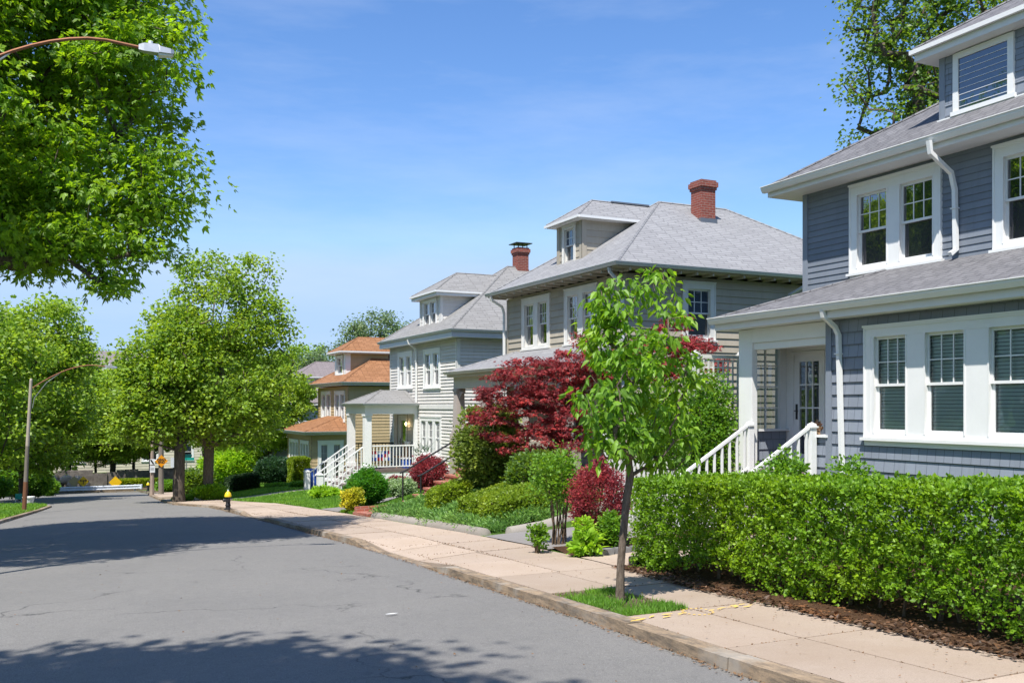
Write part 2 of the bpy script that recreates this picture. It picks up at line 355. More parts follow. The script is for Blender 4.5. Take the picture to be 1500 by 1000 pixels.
# ---------------------------------------------------------------- foliage
def unit(a): return a/np.maximum(np.linalg.norm(a, axis=1, keepdims=True), 1e-9)
def leaf_mesh(name, P, D, Nn, L, Wd, mat, parent=None, kind='diamond', fold=.25, droop=.0, org=None):
    n = len(P); D = unit(D); Nn = unit(Nn-D*np.sum(Nn*D, 1, keepdims=True)); S = np.cross(D, Nn); L = L[:, None]; Wd = Wd[:, None]
    dn = np.array([[0, 0, -1.0]])
    if kind == 'diamond':
        V = np.stack([P, P+D*L*.45+S*Wd+Nn*Wd*fold, P+D*L+dn*L*droop, P+D*L*.45-S*Wd+Nn*Wd*fold], 1)
        b = np.arange(n)[:, None]*4; Fq = np.concatenate([b+np.array([[0, 2, 1]]), b+np.array([[0, 3, 2]])], 0); k = 3
        # interleave is unnecessary: islands are found by shared vertices
    elif kind == 'palm':
        vs = []
        for a, l, w in ((0, 1, .30), (.85, .82, .26), (-.85, .82, .26)):
            d = D*math.cos(a)+S*math.sin(a); s_ = S*math.cos(a)-D*math.sin(a)
            vs += [P+d*L*l*.5+s_*Wd*w*2+Nn*L*.06, P+d*L*l+dn*L*droop, P+d*L*l*.5-s_*Wd*w*2-Nn*L*.03]
        V = np.stack([P]+vs, 1); b = np.arange(n)[:, None]*10
        Fq = np.concatenate([b+np.array([[0, 1+3*q, 2+3*q, 3+3*q]]) for q in range(3)], 0); k = 4
    elif kind == 'star':
        vs = []
        for a, l in ((0, 1), (.65, .9), (-.65, .9), (1.35, .65), (-1.35, .65)):
            d = D*math.cos(a)+S*math.sin(a); s_ = S*math.cos(a)-D*math.sin(a)
            vs += [P+d*L*l*.45+s_*Wd*.5, P+d*L*l+dn*L*droop, P+d*L*l*.45-s_*Wd*.5]
        V = np.stack([P]+vs, 1); b = np.arange(n)[:, None]*16
        Fq = np.concatenate([b+np.array([[0, 1+3*q, 2+3*q, 3+3*q]]) for q in range(5)], 0); k = 4
    else:                                          # 'leaf': ten-vertex pointed leaf with a folded midrib and a drooping tip
        c = lambda f, w: P+D*L*f+dn*L*droop*f*f+S*Wd*w+Nn*Wd*abs(w)*fold
        V = np.stack([c(0, 0), c(.33, 0), c(.7, 0), c(1, 0), c(.22, .8), c(.5, 1.), c(.8, .42), c(.22, -.8), c(.5, -1.), c(.8, -.42)], 1)
        b = np.arange(n)[:, None]*10
        q = [[0, 1, 5, 4], [1, 2, 6, 5], [0, 7, 8, 1], [1, 8, 9, 2]]; t = [[2, 3, 6], [2, 9, 3]]
        return link_mesh(name, V, [(3, np.concatenate([b+np.array([x]) for x in t], 0)), (4, np.concatenate([b+np.array([x]) for x in q], 0))], mat, None, parent, None, False, org)
    return link_mesh(name, V, [(k, Fq)], mat, None, parent, None, False, org)
def in_lobes(rng, lobes, n, shell=.5):
    vol = np.array([l[3]*l[4]*l[5] for l in lobes])**.8; vol /= vol.sum(); out = []
    for l, c in zip(lobes, (vol*n).astype(int)+1):
        d = unit(rng.normal(size=(c, 3))); r = rng.random((c, 1))**(1/3.)*(1-shell)+shell*(.82+.2*rng.random((c, 1)))
        out.append(np.array(l[:3])+d*r*np.array(l[3:6]))
    return np.concatenate(out)
def skeleton(name, base, trunk, cents, r0, rtip, mat, parent, seed, sides=6, step=.5):
    rng = np.random.default_rng(seed)
    nodes_ = [np.array(p, float) for p in trunk]; par = [-1]+list(range(len(trunk)-1)); ax = nodes_[-1]
    order = np.argsort(np.linalg.norm(cents-nodes_[len(nodes_)//2], axis=1))
    leafcount = [0]*len(nodes_); first = max(1, len(trunk)//2)
    for ci in order:
        c = cents[ci]; A = np.array(nodes_[first:]); dv = c-A; d = np.linalg.norm(dv, axis=1)
        cost = d+.5*np.maximum(0, A[:, 2]-c[2]+.2*d)+.25*np.linalg.norm(A-nodes_[first], axis=1)
        k = int(np.argmin(cost))+first; p = nodes_[k]; L = np.linalg.norm(c-p); m = max(1, int(L/step)); prev = k
        side_ = rng.normal(size=3)*L*.10
        for j in range(1, m+1):
            f = j/m; q = p+(c-p)*f+side_*math.sin(PI*f)+np.array([0, 0, .10*L*math.sin(PI*f)])
            nodes_.append(q); par.append(prev); prev = len(nodes_)-1; leafcount.append(0)
        leafcount[prev] += 1
    for i in range(len(nodes_)-1, 0, -1): leafcount[par[i]] += leafcount[i]
    tot = max(1, leafcount[0]); rad = [max(rtip, r0*(c_/tot)**.5) for c_ in leafcount]
    nt_ = len(trunk)
    for i in range(nt_): rad[i] = max(rad[i], r0*(1-.35*i/nt_))
    rad[0] = r0*1.3
    V = []; Fc = []; N_ = np.array(nodes_)
    ch = {}
    def ring(p, d, r):
        a = np.cross(d, [0.31, .9, .1]); a /= np.linalg.norm(a)+1e-9; b = np.cross(d, a); i0 = len(V)
        for q in range(sides): t = 2*PI*q/sides; V.append(p+(a*math.cos(t)+b*math.sin(t))*r)
        return i0
    rings = {}
    for i in range(1, len(nodes_)):
        p = par[i]; d = N_[i]-N_[p]; l = np.linalg.norm(d)
        if l < 1e-5: rings[i] = rings.get(p, ring(N_[i], np.array([0,0,1.]), rad[i])); continue
        d /= l
        if p in rings and rad[i] > .55*rad[p]: a = rings[p]
        else: a = ring(N_[p], d, rad[p] if p == 0 or p < nt_ and i < nt_ else min(rad[p]*.8, rad[i]*1.25))
        b = ring(N_[i], d, rad[i]); rings[i] = b
        for q in range(sides): Fc.append([a+q, a+(q+1) % sides, b+(q+1) % sides, b+q])
    return link_mesh(name, np.array(V), [(4, np.array(Fc))], mat, None, parent, None, True)
def foliage(rng, cents, per, spread, size, flat=.6, hang=0., up=1., out=None):
    n = len(cents)*per; idx = np.repeat(np.arange(len(cents)), per)
    sc = (.65+.7*rng.random(len(cents)))[idx][:, None]
    off = np.clip(rng.normal(size=(n, 3)), -1.9, 1.9)*np.array([1, 1, flat])*spread*sc
    P = cents[idx]+off; D = unit(off*np.array([1,1,.4])/spread+rng.normal(size=(n, 3))*.8+np.array([0, 0, -hang]))
    Nn = rng.normal(size=(n, 3))*.65+np.array([0, 0, up])
    L = size*(.65+.7*rng.random(n))
    return P, D, Nn, L
def tree(name, label, cat, base, lobes, ncl, per, spread, size, lmat, bmat='bark', r0=.2, h0=2.5, seed=1, group=None, lean=(0, 0), kind='diamond', wid=.42,
         shell=.5, flat=.6, hang=.2, rtip=.012, forks=1, droop=.1, up=1., sides=6, step=.6, thin=0):
    rng = np.random.default_rng(seed); b = Vector(base)
    t = thing(name, label, cat, b, group)
    lobes = [(b.x+l[0], b.y+l[1], b.z+l[2], l[3], l[4], l[5]) for l in lobes]
    ce = in_lobes(rng, lobes, ncl, shell)
    tr = []
    for i in range(7):
        f = i/6; tr.append((b.x+lean[0]*f+math.sin(f*5+seed)*.06*h0*.3*f, b.y+lean[1]*f+math.cos(f*4+seed)*.05*h0*.3*f, b.z-.15+(h0+.15)*f))
    skeleton('trunk', base, tr, ce, r0, rtip, bmat, t, seed, sides, step)
    P, D, Nn, L = foliage(rng, ce, per, spread, size, flat, hang, up)
    leaf_mesh('crown', P, D, Nn, L, L*wid, lmat, t, kind, .3, droop)
    return t
def copy_tree(o, loc, label, rz=0, sc=1.0):
    c = o.copy(); C.objects.link(c); c.location = loc; c.rotation_euler = (0, 0, rz); c.scale = (sc, sc, sc); c['label'] = label
    for ch in list(o.children):
        d = ch.copy(); C.objects.link(d); d.parent = c
    return c
def clipped(name, label, cat, x0, x1, y0, y1, zf, h, n, size, mat, seed=3, group=None, stems=0, inner=.25, wobble=.05, round_=0., kind='diamond', wid=.45, base=None, bmat='twig', rag=.04):
    """a clipped box hedge: leaves crowd the faces of a (possibly rounded) box whose foot follows zf(x, y)."""
    rng = np.random.default_rng(seed); cx, cy = (x0+x1)/2, (y0+y1)/2
    t = thing(name, label, cat, (cx, cy, zf(cx, cy)), group)
    U = rng.random((n, 3))*2-1; hx, hy = (x1-x0)/2, (y1-y0)/2
    ar = np.array([hy*h, hx*h, 2*hx*hy*.9]); ar = ar/ar.sum(); pick = rng.random(n); depth = np.abs(rng.normal(size=n))*rag
    inn = rng.random(n) < inner; 
    X = U[:, 0].copy(); Yv = U[:, 1].copy(); Z = (U[:, 2]+1)/2
    fx = pick < ar[0]; fy = (pick >= ar[0]) & (pick < ar[0]+ar[1]); ft = pick >= ar[0]+ar[1]
    NX = np.zeros((n, 3))
    X[fx] = np.sign(X[fx]); NX[fx, 0] = X[fx]; Yv[fy] = np.sign(Yv[fy]); NX[fy, 1] = Yv[fy]; Z[ft] = 1; NX[ft, 2] = 1
    X = X*hx; Yv = Yv*hy
    if round_:
        q = np.maximum(0, Z*h-(h-round_))/round_; sh = 1-np.minimum(1, 1-np.sqrt(np.maximum(0, 1-q*q*.85)))*min(1, round_/min(hx, hy))
        X *= np.where(ft, 1, sh); Yv *= np.where(ft, 1, sh)
        if True:
            ex = np.maximum(np.abs(X)/hx, 0); ey = np.abs(Yv)/hy; e = np.maximum(ex, ey); Z = np.where(ft, 1-.35*round_/h*np.maximum(0, (e-.6)/.4)**2, Z)
    wob = wobble*(np.sin(Yv*3.1+seed)+np.sin(Yv*7.3+X*2)+np.sin(Z*h*6+Yv*2))/2
    if stems: wob = wob+.075*np.sin(Z*h*17+Yv*6+X*5)*np.sin(Yv*15-Z*h*8+X*9)+.03*np.sin(Yv*37+Z*h*31)
    P = np.stack([X, Yv, Z*h], 1)-NX*(depth[:, None])+NX*wob[:, None]*np.where(ft, .35, 1)[:, None]
    P[inn] = np.stack([X*.85, Yv*.98, Z*h], 1)[inn]*np.array([1, 1, .95])
    keep = P[:, 2] > h*(.12*rng.random(n)+(.0 if not stems else .05)+.09*np.sin(P[:, 1]*2.3+seed)*(1 if stems else 0))
    if stems: q_ = np.sin(P[:, 1]*5.3+P[:, 2]*7)*np.sin(P[:, 1]*2.1-P[:, 2]*11+P[:, 0]*6+1)+.5*np.sin(P[:, 1]*17+P[:, 2]*13)*np.sin(P[:, 1]*9-P[:, 2]*23); keep &= (q_ < .55) | (rng.random(n) < .45) | (P[:, 2] > h*.93)
    P = P[keep]; NX = NX[keep]; n = len(P)
    P[:, 0] += cx; P[:, 1] += cy; P[:, 2] += np.array([zf(a, b) for a, b in P[:, :2]]) if n < 60000 else zf(cx, cy)+(P[:, 1]-cy)*(zf(cx, y1)-zf(cx, y0))/(y1-y0)
    D = unit(NX*.8+rng.normal(size=(n, 3))*.75+np.array([0, 0, .35])); Nn = NX*.5+rng.normal(size=(n, 3))*.6+np.array([0, 0, .6]); L = size*(.6+.8*rng.random(n))
    if stems:
        b = MB()
        for i in range(stems):
            x = cx+(rng.random()*1.1-.68)*hx; y = y0+(y1-y0)*(i+rng.random())/stems; z = zf(x, y)
            dx, dy = np.clip(rng.normal()*.10, -.05, .2), np.clip(rng.normal()*.13, -.2, .2)
            b.tube([(x, y, z-.03), (x+dx*.5, y+dy*.5, z+h*.35), (x+dx, y+dy, z+h*.62), (x+dx*1.5, y+dy*1.6, z+h*.9)], [.014+.008*rng.random(), .011, .008, .005], 5)
        b.build('stem', bmat, t)
    else:
        b = MB(); b.hexa([Vector((x, y, zf(x, y)-.03)) for x, y in ((x0+hx*.5, y0+hy*.5), (x1-hx*.5, y0+hy*.5), (x1-hx*.5, y1-hy*.5), (x0+hx*.5, y1-hy*.5))], [Vector((x, y, zf(x, y)+h*.7)) for x, y in ((x0+hx*.35, y0+hy*.35), (x1-hx*.35, y0+hy*.35), (x1-hx*.35, y1-hy*.35), (x0+hx*.35, y1-hy*.35))])
        b.build('stem', bmat, t)
    leaf_mesh('foliage', P, D, Nn, L, L*wid, mat, t, kind)
    return t
def shrub(name, label, cat, base, rx, ry, h, n, size, mat, seed=5, group=None, stems=6, wid=.42, kind='diamond', shell=.75, z0=.12, lump=.14, hang=0., bmat='twig', per=30, flat=.8, up=.8):
    rng = np.random.default_rng(seed); b = Vector(base); t = thing(name, label, cat, b, group)
    nc = max(8, n//per); d = unit(rng.normal(size=(nc, 3))); r = shell*(.9+.16*rng.random((nc, 1)))+(1-shell)*rng.random((nc, 1))
    r *= (1+lump*np.sin(d[:, :1]*4+seed)*np.cos(d[:, 1:2]*5+seed*2)); c = d*r*np.array([rx, ry, h*(1-z0)/2])+np.array([b.x, b.y, b.z+h*z0+h*(1-z0)/2])
    P, D, Nn, L = foliage(rng, c, per, min(rx, ry, h)*.13, size, flat, hang, up)
    D = unit(D+unit(P-np.array([b.x, b.y, b.z+h*.4]))*.7)
    ok = P[:, 2] > b.z+.02; leaf_mesh('foliage', P[ok], D[ok], Nn[ok], L[ok], L[ok]*wid, mat, t, kind)
    m = MB()
    for i in range(stems):
        a = 2*PI*(i+rng.random())/stems; q = (.25+.5*rng.random())
        m.tube([(b.x+.4*q*rx*math.cos(a), b.y+.4*q*ry*math.sin(a), b.z-.04), (b.x+rx*q*.5*math.cos(a+.7), b.y+ry*q*.5*math.sin(a+.7), b.z+h*.35), (b.x+rx*q*math.cos(a+.2), b.y+ry*q*math.sin(a+.2), b.z+h*.75)], [.013, .010, .005], 5)
    m.build('stem', bmat, t)
    return t
# ================================================================ SETTING
def sheet(name, rows, mat, kind='structure', label=None):
    """rows: list of lists of points, same length."""
    nr, ncn = len(rows), len(rows[0]); V = np.array([tuple(p) for r_ in rows for p in r_])
    i = np.arange(nr-1)[:, None]*ncn+np.arange(ncn-1)[None, :]; i = i.ravel()
    Fq = np.stack([i, i+1, i+1+ncn, i+ncn], 1); o = link_mesh(name, V, [(4, Fq)], mat); o['kind'] = kind
    if label: o['label'] = label
    return o
ys = [-60, -40, -25, -15]+[v*.75-10 for v in range(0, 112)]+[76, 82, 90, 100, 120, 150, 200, 300, 450]
def clampx(y, f): return f(min(y, 71))
rows = []
for y in ys:
    L_ = clampx(y, xl) if y < 40.9 else (-60 if 41 <= y <= 46.5 else (-3.0 if y < 57.5 else -60)); Rr = clampx(y, xr)
    if y > 72.2: L_ = 0; Rr = 0
    low = prof(y)-.25 if y <= 72.2 else prof(y)
    r_ = []
    for d in (400, 150, 60, 25, 12, 7, 5, 4, 3, 2, 1.2, .6, .2): r_.append((L_-d, y, gz(L_-d, y) if y <= 72.2 else prof(y)))
    r_.append((L_-.16, y, prof(y)+.13 if y <= 72.2 else prof(y)))
    r_.append((L_-.15, y, low))
    r_.append((Rr+.05, y, low)); r_.append((Rr+sw(y)-.03, y, low))
    e_ = prof(y)+.12 if y <= 72.2 else prof(y)
    r_.append((Rr+sw(y), y, e_))
    for d in (2.5, 2.9, 3.4, 4, 4.6, 5.2, 6, 7, 9, 12, 16, 22, 30, 45, 80, 200, 450): r_.append((Rr+d, y, gz(Rr+d, y) if y <= 72.2 else prof(y)))
    rows.append(r_)
sheet('ground', rows, 'grass_soil')
def ribbon(name, yy, fa, fb, zf, mat, n=8, label=None):
    rr = []
    for y in yy:
        a, b = fa(y), fb(y); rr.append([(a+(b-a)*k/n, y, zf(a+(b-a)*k/n, y)) for k in range(n+1)])
    return sheet(name, rr, mat)
def crown(x, y):
    m = (xl(y)+xr(y))/2; return prof(y)+.04+.05*(1-((x-m)/3.5)**2 if abs(x-m) < 3.5 else 0)
yy = [-30, -20, -10]+[v*.8-5 for v in range(0, 96)]
ribbon('road', yy, lambda y: xl(y)-.02 if y < 41 else -3.2, lambda y: xr(y)+.02, crown, 'asphalt')
ribbon('side_road', [41, 43, 45, 46.5], lambda y: -40, lambda y: -3.2, lambda x, y: prof(y)+.04, 'asphalt', 6)
ribbon('cross_road', [57.5, 60, 64, 68, 71.9], lambda y: -60, lambda y: -3.2, lambda x, y: prof(y)+.04, 'asphalt', 6)
ribbon('cross_road_verge', [71.9, 72.3, 74, 76.4], lambda y: -60, lambda y: 30, lambda x, y: prof(y)+.08, 'earth', 12)
# sidewalk slabs with open joints
random.seed(4)
b = MB(); y = -3.73
while y < 36.0:
    l = 1.52; skip = None
    w_ = sw(y+l/2); w_2 = sw(y+l)
    for (a, c) in ((.17, w_*.53), (w_*.53+.015, w_-.03)):
        a_ = a
        if a == .17 and 6.7 < y+l/2 < 8.3: continue
        ya, yb = y+.006, y+l-.006; dz = random.uniform(-.005, .005)
        P_ = [(xr(ya)+a_, ya), (xr(ya)+c, ya), (xr(yb)+c, yb), (xr(yb)+a_, yb)]
        # driveway aprons dip to the road
        def top(x, yv): 
            s_ = 1-sst(.2, 1.5, x-xr(yv)) if (12.0 < yv < 15.6 or 24.9 < yv < 27.3) else 0
            return prof(yv)+.13-.09*s_+dz
        b.hexa([Vector((x, v, prof(v)-.1)) for x, v in P_], [Vector((x, v, top(x, v))) for x, v in P_])
    y += l
o = b.build('sidewalk', 'sidewalk', bevel=.004); o['kind'] = 'structure'
b = MB(); y = 36.0
while y < 56:
    if not 40.6 < y < 43:
        P_ = [(xr(y)+.17, y), (xr(y)+1.9, y), (xr(y+1.5)+1.9, y+1.49), (xr(y+1.5)+.17, y+1.49)]
        b.hexa([Vector((x, v, prof(v)-.1)) for x, v in P_], [Vector((x, v, prof(v)+.13)) for x, v in P_])
    y += 1.5
o = b.build('far_sidewalk', 'sidewalk'); o['kind'] = 'structure'
def kerb(name, y0, y1, xf, sgn, hgt=.13, mat='kerbstone', L0=1.7, dips=()):
    b = MB(); y = y0; rnd = random.Random(7)
    while y < y1:
        l = L0*rnd.uniform(.8, 1.25); e = min(y+l-.012, y1); j = rnd.uniform(-.012, .012)
        ks = max(2, int((e-y)/.3)); 
        for k in range(ks):
            a, c = y+(e-y)*k/ks, y+(e-y)*(k+1)/ks
            def hz(v):
                for (d0, d1) in dips:
                    if d0 < v < d1: return .035
                    if d0-.9 < v <= d0: return .035+(hgt-.035)*(d0-v)/.9
                    if d1 <= v < d1+.9: return .035+(hgt-.035)*(v-d1)/.9
                return hgt
            w = .01*math.sin(k*2.1+y)
            A = [(xf(a)+w*.3, a), (xf(a)+sgn*.155, a), (xf(c)+sgn*.155, c), (xf(c)+w*.3, c)]
            bot = [Vector((x-(sgn*.02 if i in (0, 3) else 0), v, prof(v)-.1)) for i, (x, v) in enumerate(A)]; top_ = [Vector((x+j*.4, v, prof(v)+hz(v)+.004+j*.3)) for x, v in A]
            b.hexa(bot, top_)
        y += l
    o = b.build(name, mat, smooth=False); o['kind'] = 'structure'; return o
kerb('kerb', -6, 56, xr, 1, dips=((12.2, 15.2), (25.1, 27.1)))
kerb('left_kerb', 8, 41.3, xl, -1, .13)
# kerb return at the far left corner and along the cross road verge
b = MB()
for x in np.arange(-30, 6.2, 1.8): b.box(x, x+1.78, 71.8, 71.95, prof(72)-.1, prof(72)+.13)
o = b.build('far_kerb', 'kerbstone'); o['kind'] = 'structure'
# tree pit, driveway, mulch bed, walks
ribbon('tree_pit_soil', [6.9, 7.2, 7.6, 8.0, 8.43], lambda y: xr(y)+.155, lambda y: xr(y)+sw(y)*.53+.01, lambda x, y: prof(y)+.10+.025*math.sin(x*9)*math.sin(y*5), 'earth', 6)
ribbon('driveway', [12.35, 13, 13.7, 14.4, 15.15], lambda y: xr(y)+sw(y)-.03, lambda y: 30, lambda x, y: gz(x, y)+.015, 'drive', 20)
ribbon('mulch_bed', [11.15, 11.5, 11.8, 12.1, 12.35], lambda y: xr(y)+sw(y)+.03, lambda y: 10.4, lambda x, y: gz(x, y)+.02+.03*math.sin(x*5+y*3), 'mulch', 12)
ribbon('hedge_bed', [-3, 0, 2, 4, 6, 7, 8, 9, 9.8], lambda y: xr(y)+sw(y)-.02+.05*math.sin(y*3), lambda y: 8.6, lambda x, y: max(gz(x, y), prof(y)+.13)+.018+.012*math.sin(x*9+y*4), 'mulch', 14)
ribbon('front_walk', [9.8, 10.4, 11.1], lambda y: xr(y)+sw(y)-.04, lambda y: 9.7, lambda x, y: max(gz(x, y), prof(y)+.13)+.012, 'sidewalk', 10)
ribbon('yard_walk', [37.2, 37.8, 38.4], lambda y: xr(y)+sw(y)-.04, lambda y: 9.3, lambda x, y: gz(x, y)+.02, 'cement', 10)
ribbon('far_driveway', [25.2, 26, 27.0], lambda y: xr(y)+sw(y)-.03, lambda y: 12.6, lambda x, y: gz(x, y)+.02, 'drive', 10)
def strip(name, pts, w, zf, mat, thick=.0):
    rr = []
    for i, (x, y) in enumerate(pts):
        rr.append([(x-w/2, y, zf(x-w/2, y)), (x+w/2, y, zf(x+w/2, y))])
    return sheet(name, rr, mat)
# yellow utility paint marks across the slab, white chip of paint on the road
b = MB()
p0, p1 = at(925, 908, 9.0), at(1100, 884, 9.0)
def gpt(px, py, dz=.136):
    a, c = ratio(px); t = 9.
    for _ in range(30):
        z = prof(c*t)+dz; t = (CAMZ-z)/((py-HY)/F_PX)
    return Vector((a*t, c*t, prof(c*t)+dz))
rnd = random.Random(3)
for (xa, xb_) in ((925, 1000), (1040, 1100)):
    for k in range(15):
        px = xa+(xb_-xa)*rnd.random(); py = 907-(px-925)*.128+rnd.uniform(-2.2, 2.2)
        q = gpt(px, py, .1375); l = rnd.uniform(.015, .06); w = rnd.uniform(.005, .013); a = rnd.uniform(-.3, .3)+.15
        d = Vector((math.cos(a), math.sin(a), 0)); s_ = Vector((-d.y, d.x, 0)); z = Vector((0, 0, .0001*k))
        b.poly([q-d*l-s_*w*.4+z, q-d*l*.3-s_*w+z, q+d*l-s_*w*.5+z, q+d*l*.8+s_*w*.7+z, q-d*l*.5+s_*w+z])
q = gpt(1022, 895, .1365)
for k in range(18):
    a = 2*PI*k/18; c = q+Vector((math.cos(a)*.13, math.sin(a)*.13, 0)); b.poly([c+Vector((.016*math.cos(a+m), .012*math.sin(a+m), .0001*k)) for m in (0, 1.3, 2.6, 3.9, 5.2)])
o = b.build('utility_paint_marks', 'paint_mark'); o['kind'] = 'structure'
b = MB(); q = gpt(573, 898, .096)
b.poly([q+Vector(v) for v in ((-.06,-.004,0),(.0,-.016,0),(.07,.0,0),(.03,.014,0),(-.03,.012,0))]); o = b.build('road_paint_chip', 'white'); o['kind'] = 'structure'

# ================================================================ BUILDING HELPERS
def wall(b, f, r0, r1, z0, z1, holes=(), expo=.12, proj=.018, m=0, phase=None):
    """clapboard courses as real overlapping boards, cut round the openings (a,b,z0,z1)"""
    rs = sorted({r0, r1}|{v for h in holes for v in h[:2] if r0 < v < r1}); ph = z0 if phase is None else phase
    k0 = math.floor((z0-ph)/expo+1e-6); k = k0
    while ph+k*expo < z1-1e-4:
        za, zb = ph+k*expo, ph+(k+1)*expo; lo, hi = max(za, z0), min(zb, z1)
        for a, c in zip(rs, rs[1:]):
            segs = [(lo, hi)]
            for h in holes:
                if h[0] < (a+c)/2 < h[1]:
                    ns = []
                    for s0, s1 in segs:
                        if h[2] > s0: ns.append((s0, min(s1, h[2])))
                        if h[3] < s1: ns.append((max(s0, h[3]), s1))
                    segs = [q for q in ns if q[1]-q[0] > 1e-4]
            for s0, s1 in segs:
                n0, n1 = proj*(zb-s0)/expo, proj*(zb-s1)/expo
                b.poly([f(a, n0, s0), f(c, n0, s0), f(c, n1, s1), f(a, n1, s1)], m)
                if abs(s0-za) < 1e-4: b.poly([f(a, 0, s0), f(c, 0, s0), f(c, n0, s0), f(a, n0, s0)], m)
        k += 1
def window(par, f, r0, r1, z0, z1, units=2, cw=.10, mull=.14, mun=(3, 2), lowmun=None, blind='curtain', glassm='glass_soft', lowglass='glass_screen', ranges=None, trim='white', muncol='white', name='window', sub=True, sillw=.04, reveal=.09, seed=0, label=None):
    rnd = random.Random(seed+int(abs(r0)*100)); b = MB()
    b.fbox(f, r0, r0+cw, -reveal, .035, z0, z1); b.fbox(f, r1-cw, r1, -reveal, .035, z0, z1)
    b.fbox(f, r0+cw, r1-cw, -reveal, .037, z1-cw*1.15, z1); b.fbox(f, r0+cw, r1-cw, -reveal, .033, z0, z0+cw*.5)
    b.fbox(f, r0-.02, r1+.02, 0, .06, z1, z1+.03)
    zi0, zi1 = z0+cw*.5, z1-cw*1.15
    if ranges is None:
        wi = (r1-r0-2*cw-mull*(units-1))/units; ranges = [(r0+cw+k*(wi+mull), r0+cw+k*(wi+mull)+wi) for k in range(units)]
    for (a, c), (d, e) in zip(ranges, ranges[1:]): b.fbox(f, c, d, -reveal, .031, zi0, zi1)
    if ranges[0][0] > r0+cw+.01: b.fbox(f, r0+cw, ranges[0][0], -reveal, .031, zi0, zi1)
    if ranges[-1][1] < r1-cw-.01: b.fbox(f, ranges[-1][1], r1-cw, -reveal, .031, zi0, zi1)
    # thin back-band moulding
    for (a, c) in ((r0, r0+.025), (r1-.025, r1)): b.fbox(f, a, c, .035, .052, z0, z1)
    b.fbox(f, r0+.025, r1-.025, .037, .052, z1-.028, z1)
    for a, c in ranges:
        b.fbox(f, a, a+.02, .031, .040, zi0, zi1); b.fbox(f, c-.02, c, .031, .040, zi0, zi1)
    w = b.build(name, trim, par)
    if label: w['label'] = label
    if sillw:
        s = MB(); s.fbox(f, r0-sillw, r1+sillw, -.02, .085, z0-.045, z0-.001); s.fbox(f, r0, r1, 0, .03, z0-.12, z0-.046) if cw > .09 else None
        s.build('sill', trim, w)
    for a, c in ranges:
        zm = zi0+(zi1-zi0)*.5; s = MB(); fw = .042
        n0 = -.052                                                     # upper sash (outer)
        for q in ((a, a+fw, zm-.02, zi1), (c-fw, c, zm-.02, zi1)): s.fbox(f, q[0], q[1], n0, n0+.03, q[2], q[3])
        s.fbox(f, a+fw, c-fw, n0, n0+.028, zi1-fw, zi1); s.fbox(f, a+fw, c-fw, n0, n0+.03, zm-.022, zm+.018)
        for q in ((a, a+fw), (c-fw, c)): s.fbox(f, q[0], q[1], n0-.03, n0-.004, zi0, zm-.022)
        s.fbox(f, a+fw, c-fw, n0-.03, n0-.006, zi0, zi0+fw*1.4)
        if mun:
            for k in range(1, mun[0]): x = a+fw+(c-a-2*fw)*k/mun[0]; s.fbox(f, x-.008, x+.008, n0+.002, n0+.02, zm+.018, zi1-fw, 1)
            for k in range(1, mun[1]): z = zm+(zi1-fw-zm)*k/mun[1]; s.fbox(f, a+fw, c-fw, n0+.003, n0+.019, z-.008, z+.008, 1)
        s.build('sash', [trim, muncol], w)
        p_ = MB(); p_.pane(f, a+fw, c-fw, n0+.01, zm+.01, zi1-fw)
        p_.pane(f, a+fw, c-fw, n0-.018, zi0+fw, zm-.02, 1)
        p_.build('pane', [glassm, lowglass], w)
        v = MB()
        if blind == 'slats':
            zz = zi0+.03
            while zz < zi1-.03: v.poly([f(a, -.10, zz), f(c, -.10, zz), f(c, -.118, zz+.044), f(a, -.118, zz+.044)]); zz += .05
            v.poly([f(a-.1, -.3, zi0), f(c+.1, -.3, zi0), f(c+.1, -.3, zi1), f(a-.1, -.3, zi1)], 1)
            v.build('blind', ['blinds', 'void'], w)
        elif blind:
            k = 10; zt = zi1 if blind == 'full' else zi1; zb_ = zi0+(zi1-zi0)*(0 if blind == 'full' else rnd.choice((.0, .0, .25, .45)))
            for i in range(k):
                x0, x1 = a+(c-a)*i/k, a+(c-a)*(i+1)/k; d0, d1 = -.15-.02*(i % 2), -.15-.02*((i+1) % 2)
                v.poly([f(x0, d0, zb_), f(x1, d1, zb_), f(x1, d1, zt), f(x0, d0, zt)])
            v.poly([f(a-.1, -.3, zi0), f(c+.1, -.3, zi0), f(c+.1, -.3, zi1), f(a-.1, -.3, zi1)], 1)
            v.build('curtain', ['curtain' if blind != 'grey' else 'curtain_grey', 'void'], w)
    return (r0+.03, r1-.03, z0+.03, z1-.03)
def hole(r0, r1, z0, z1): return (r0+.03, r1-.03, z0+.03, z1-.03)
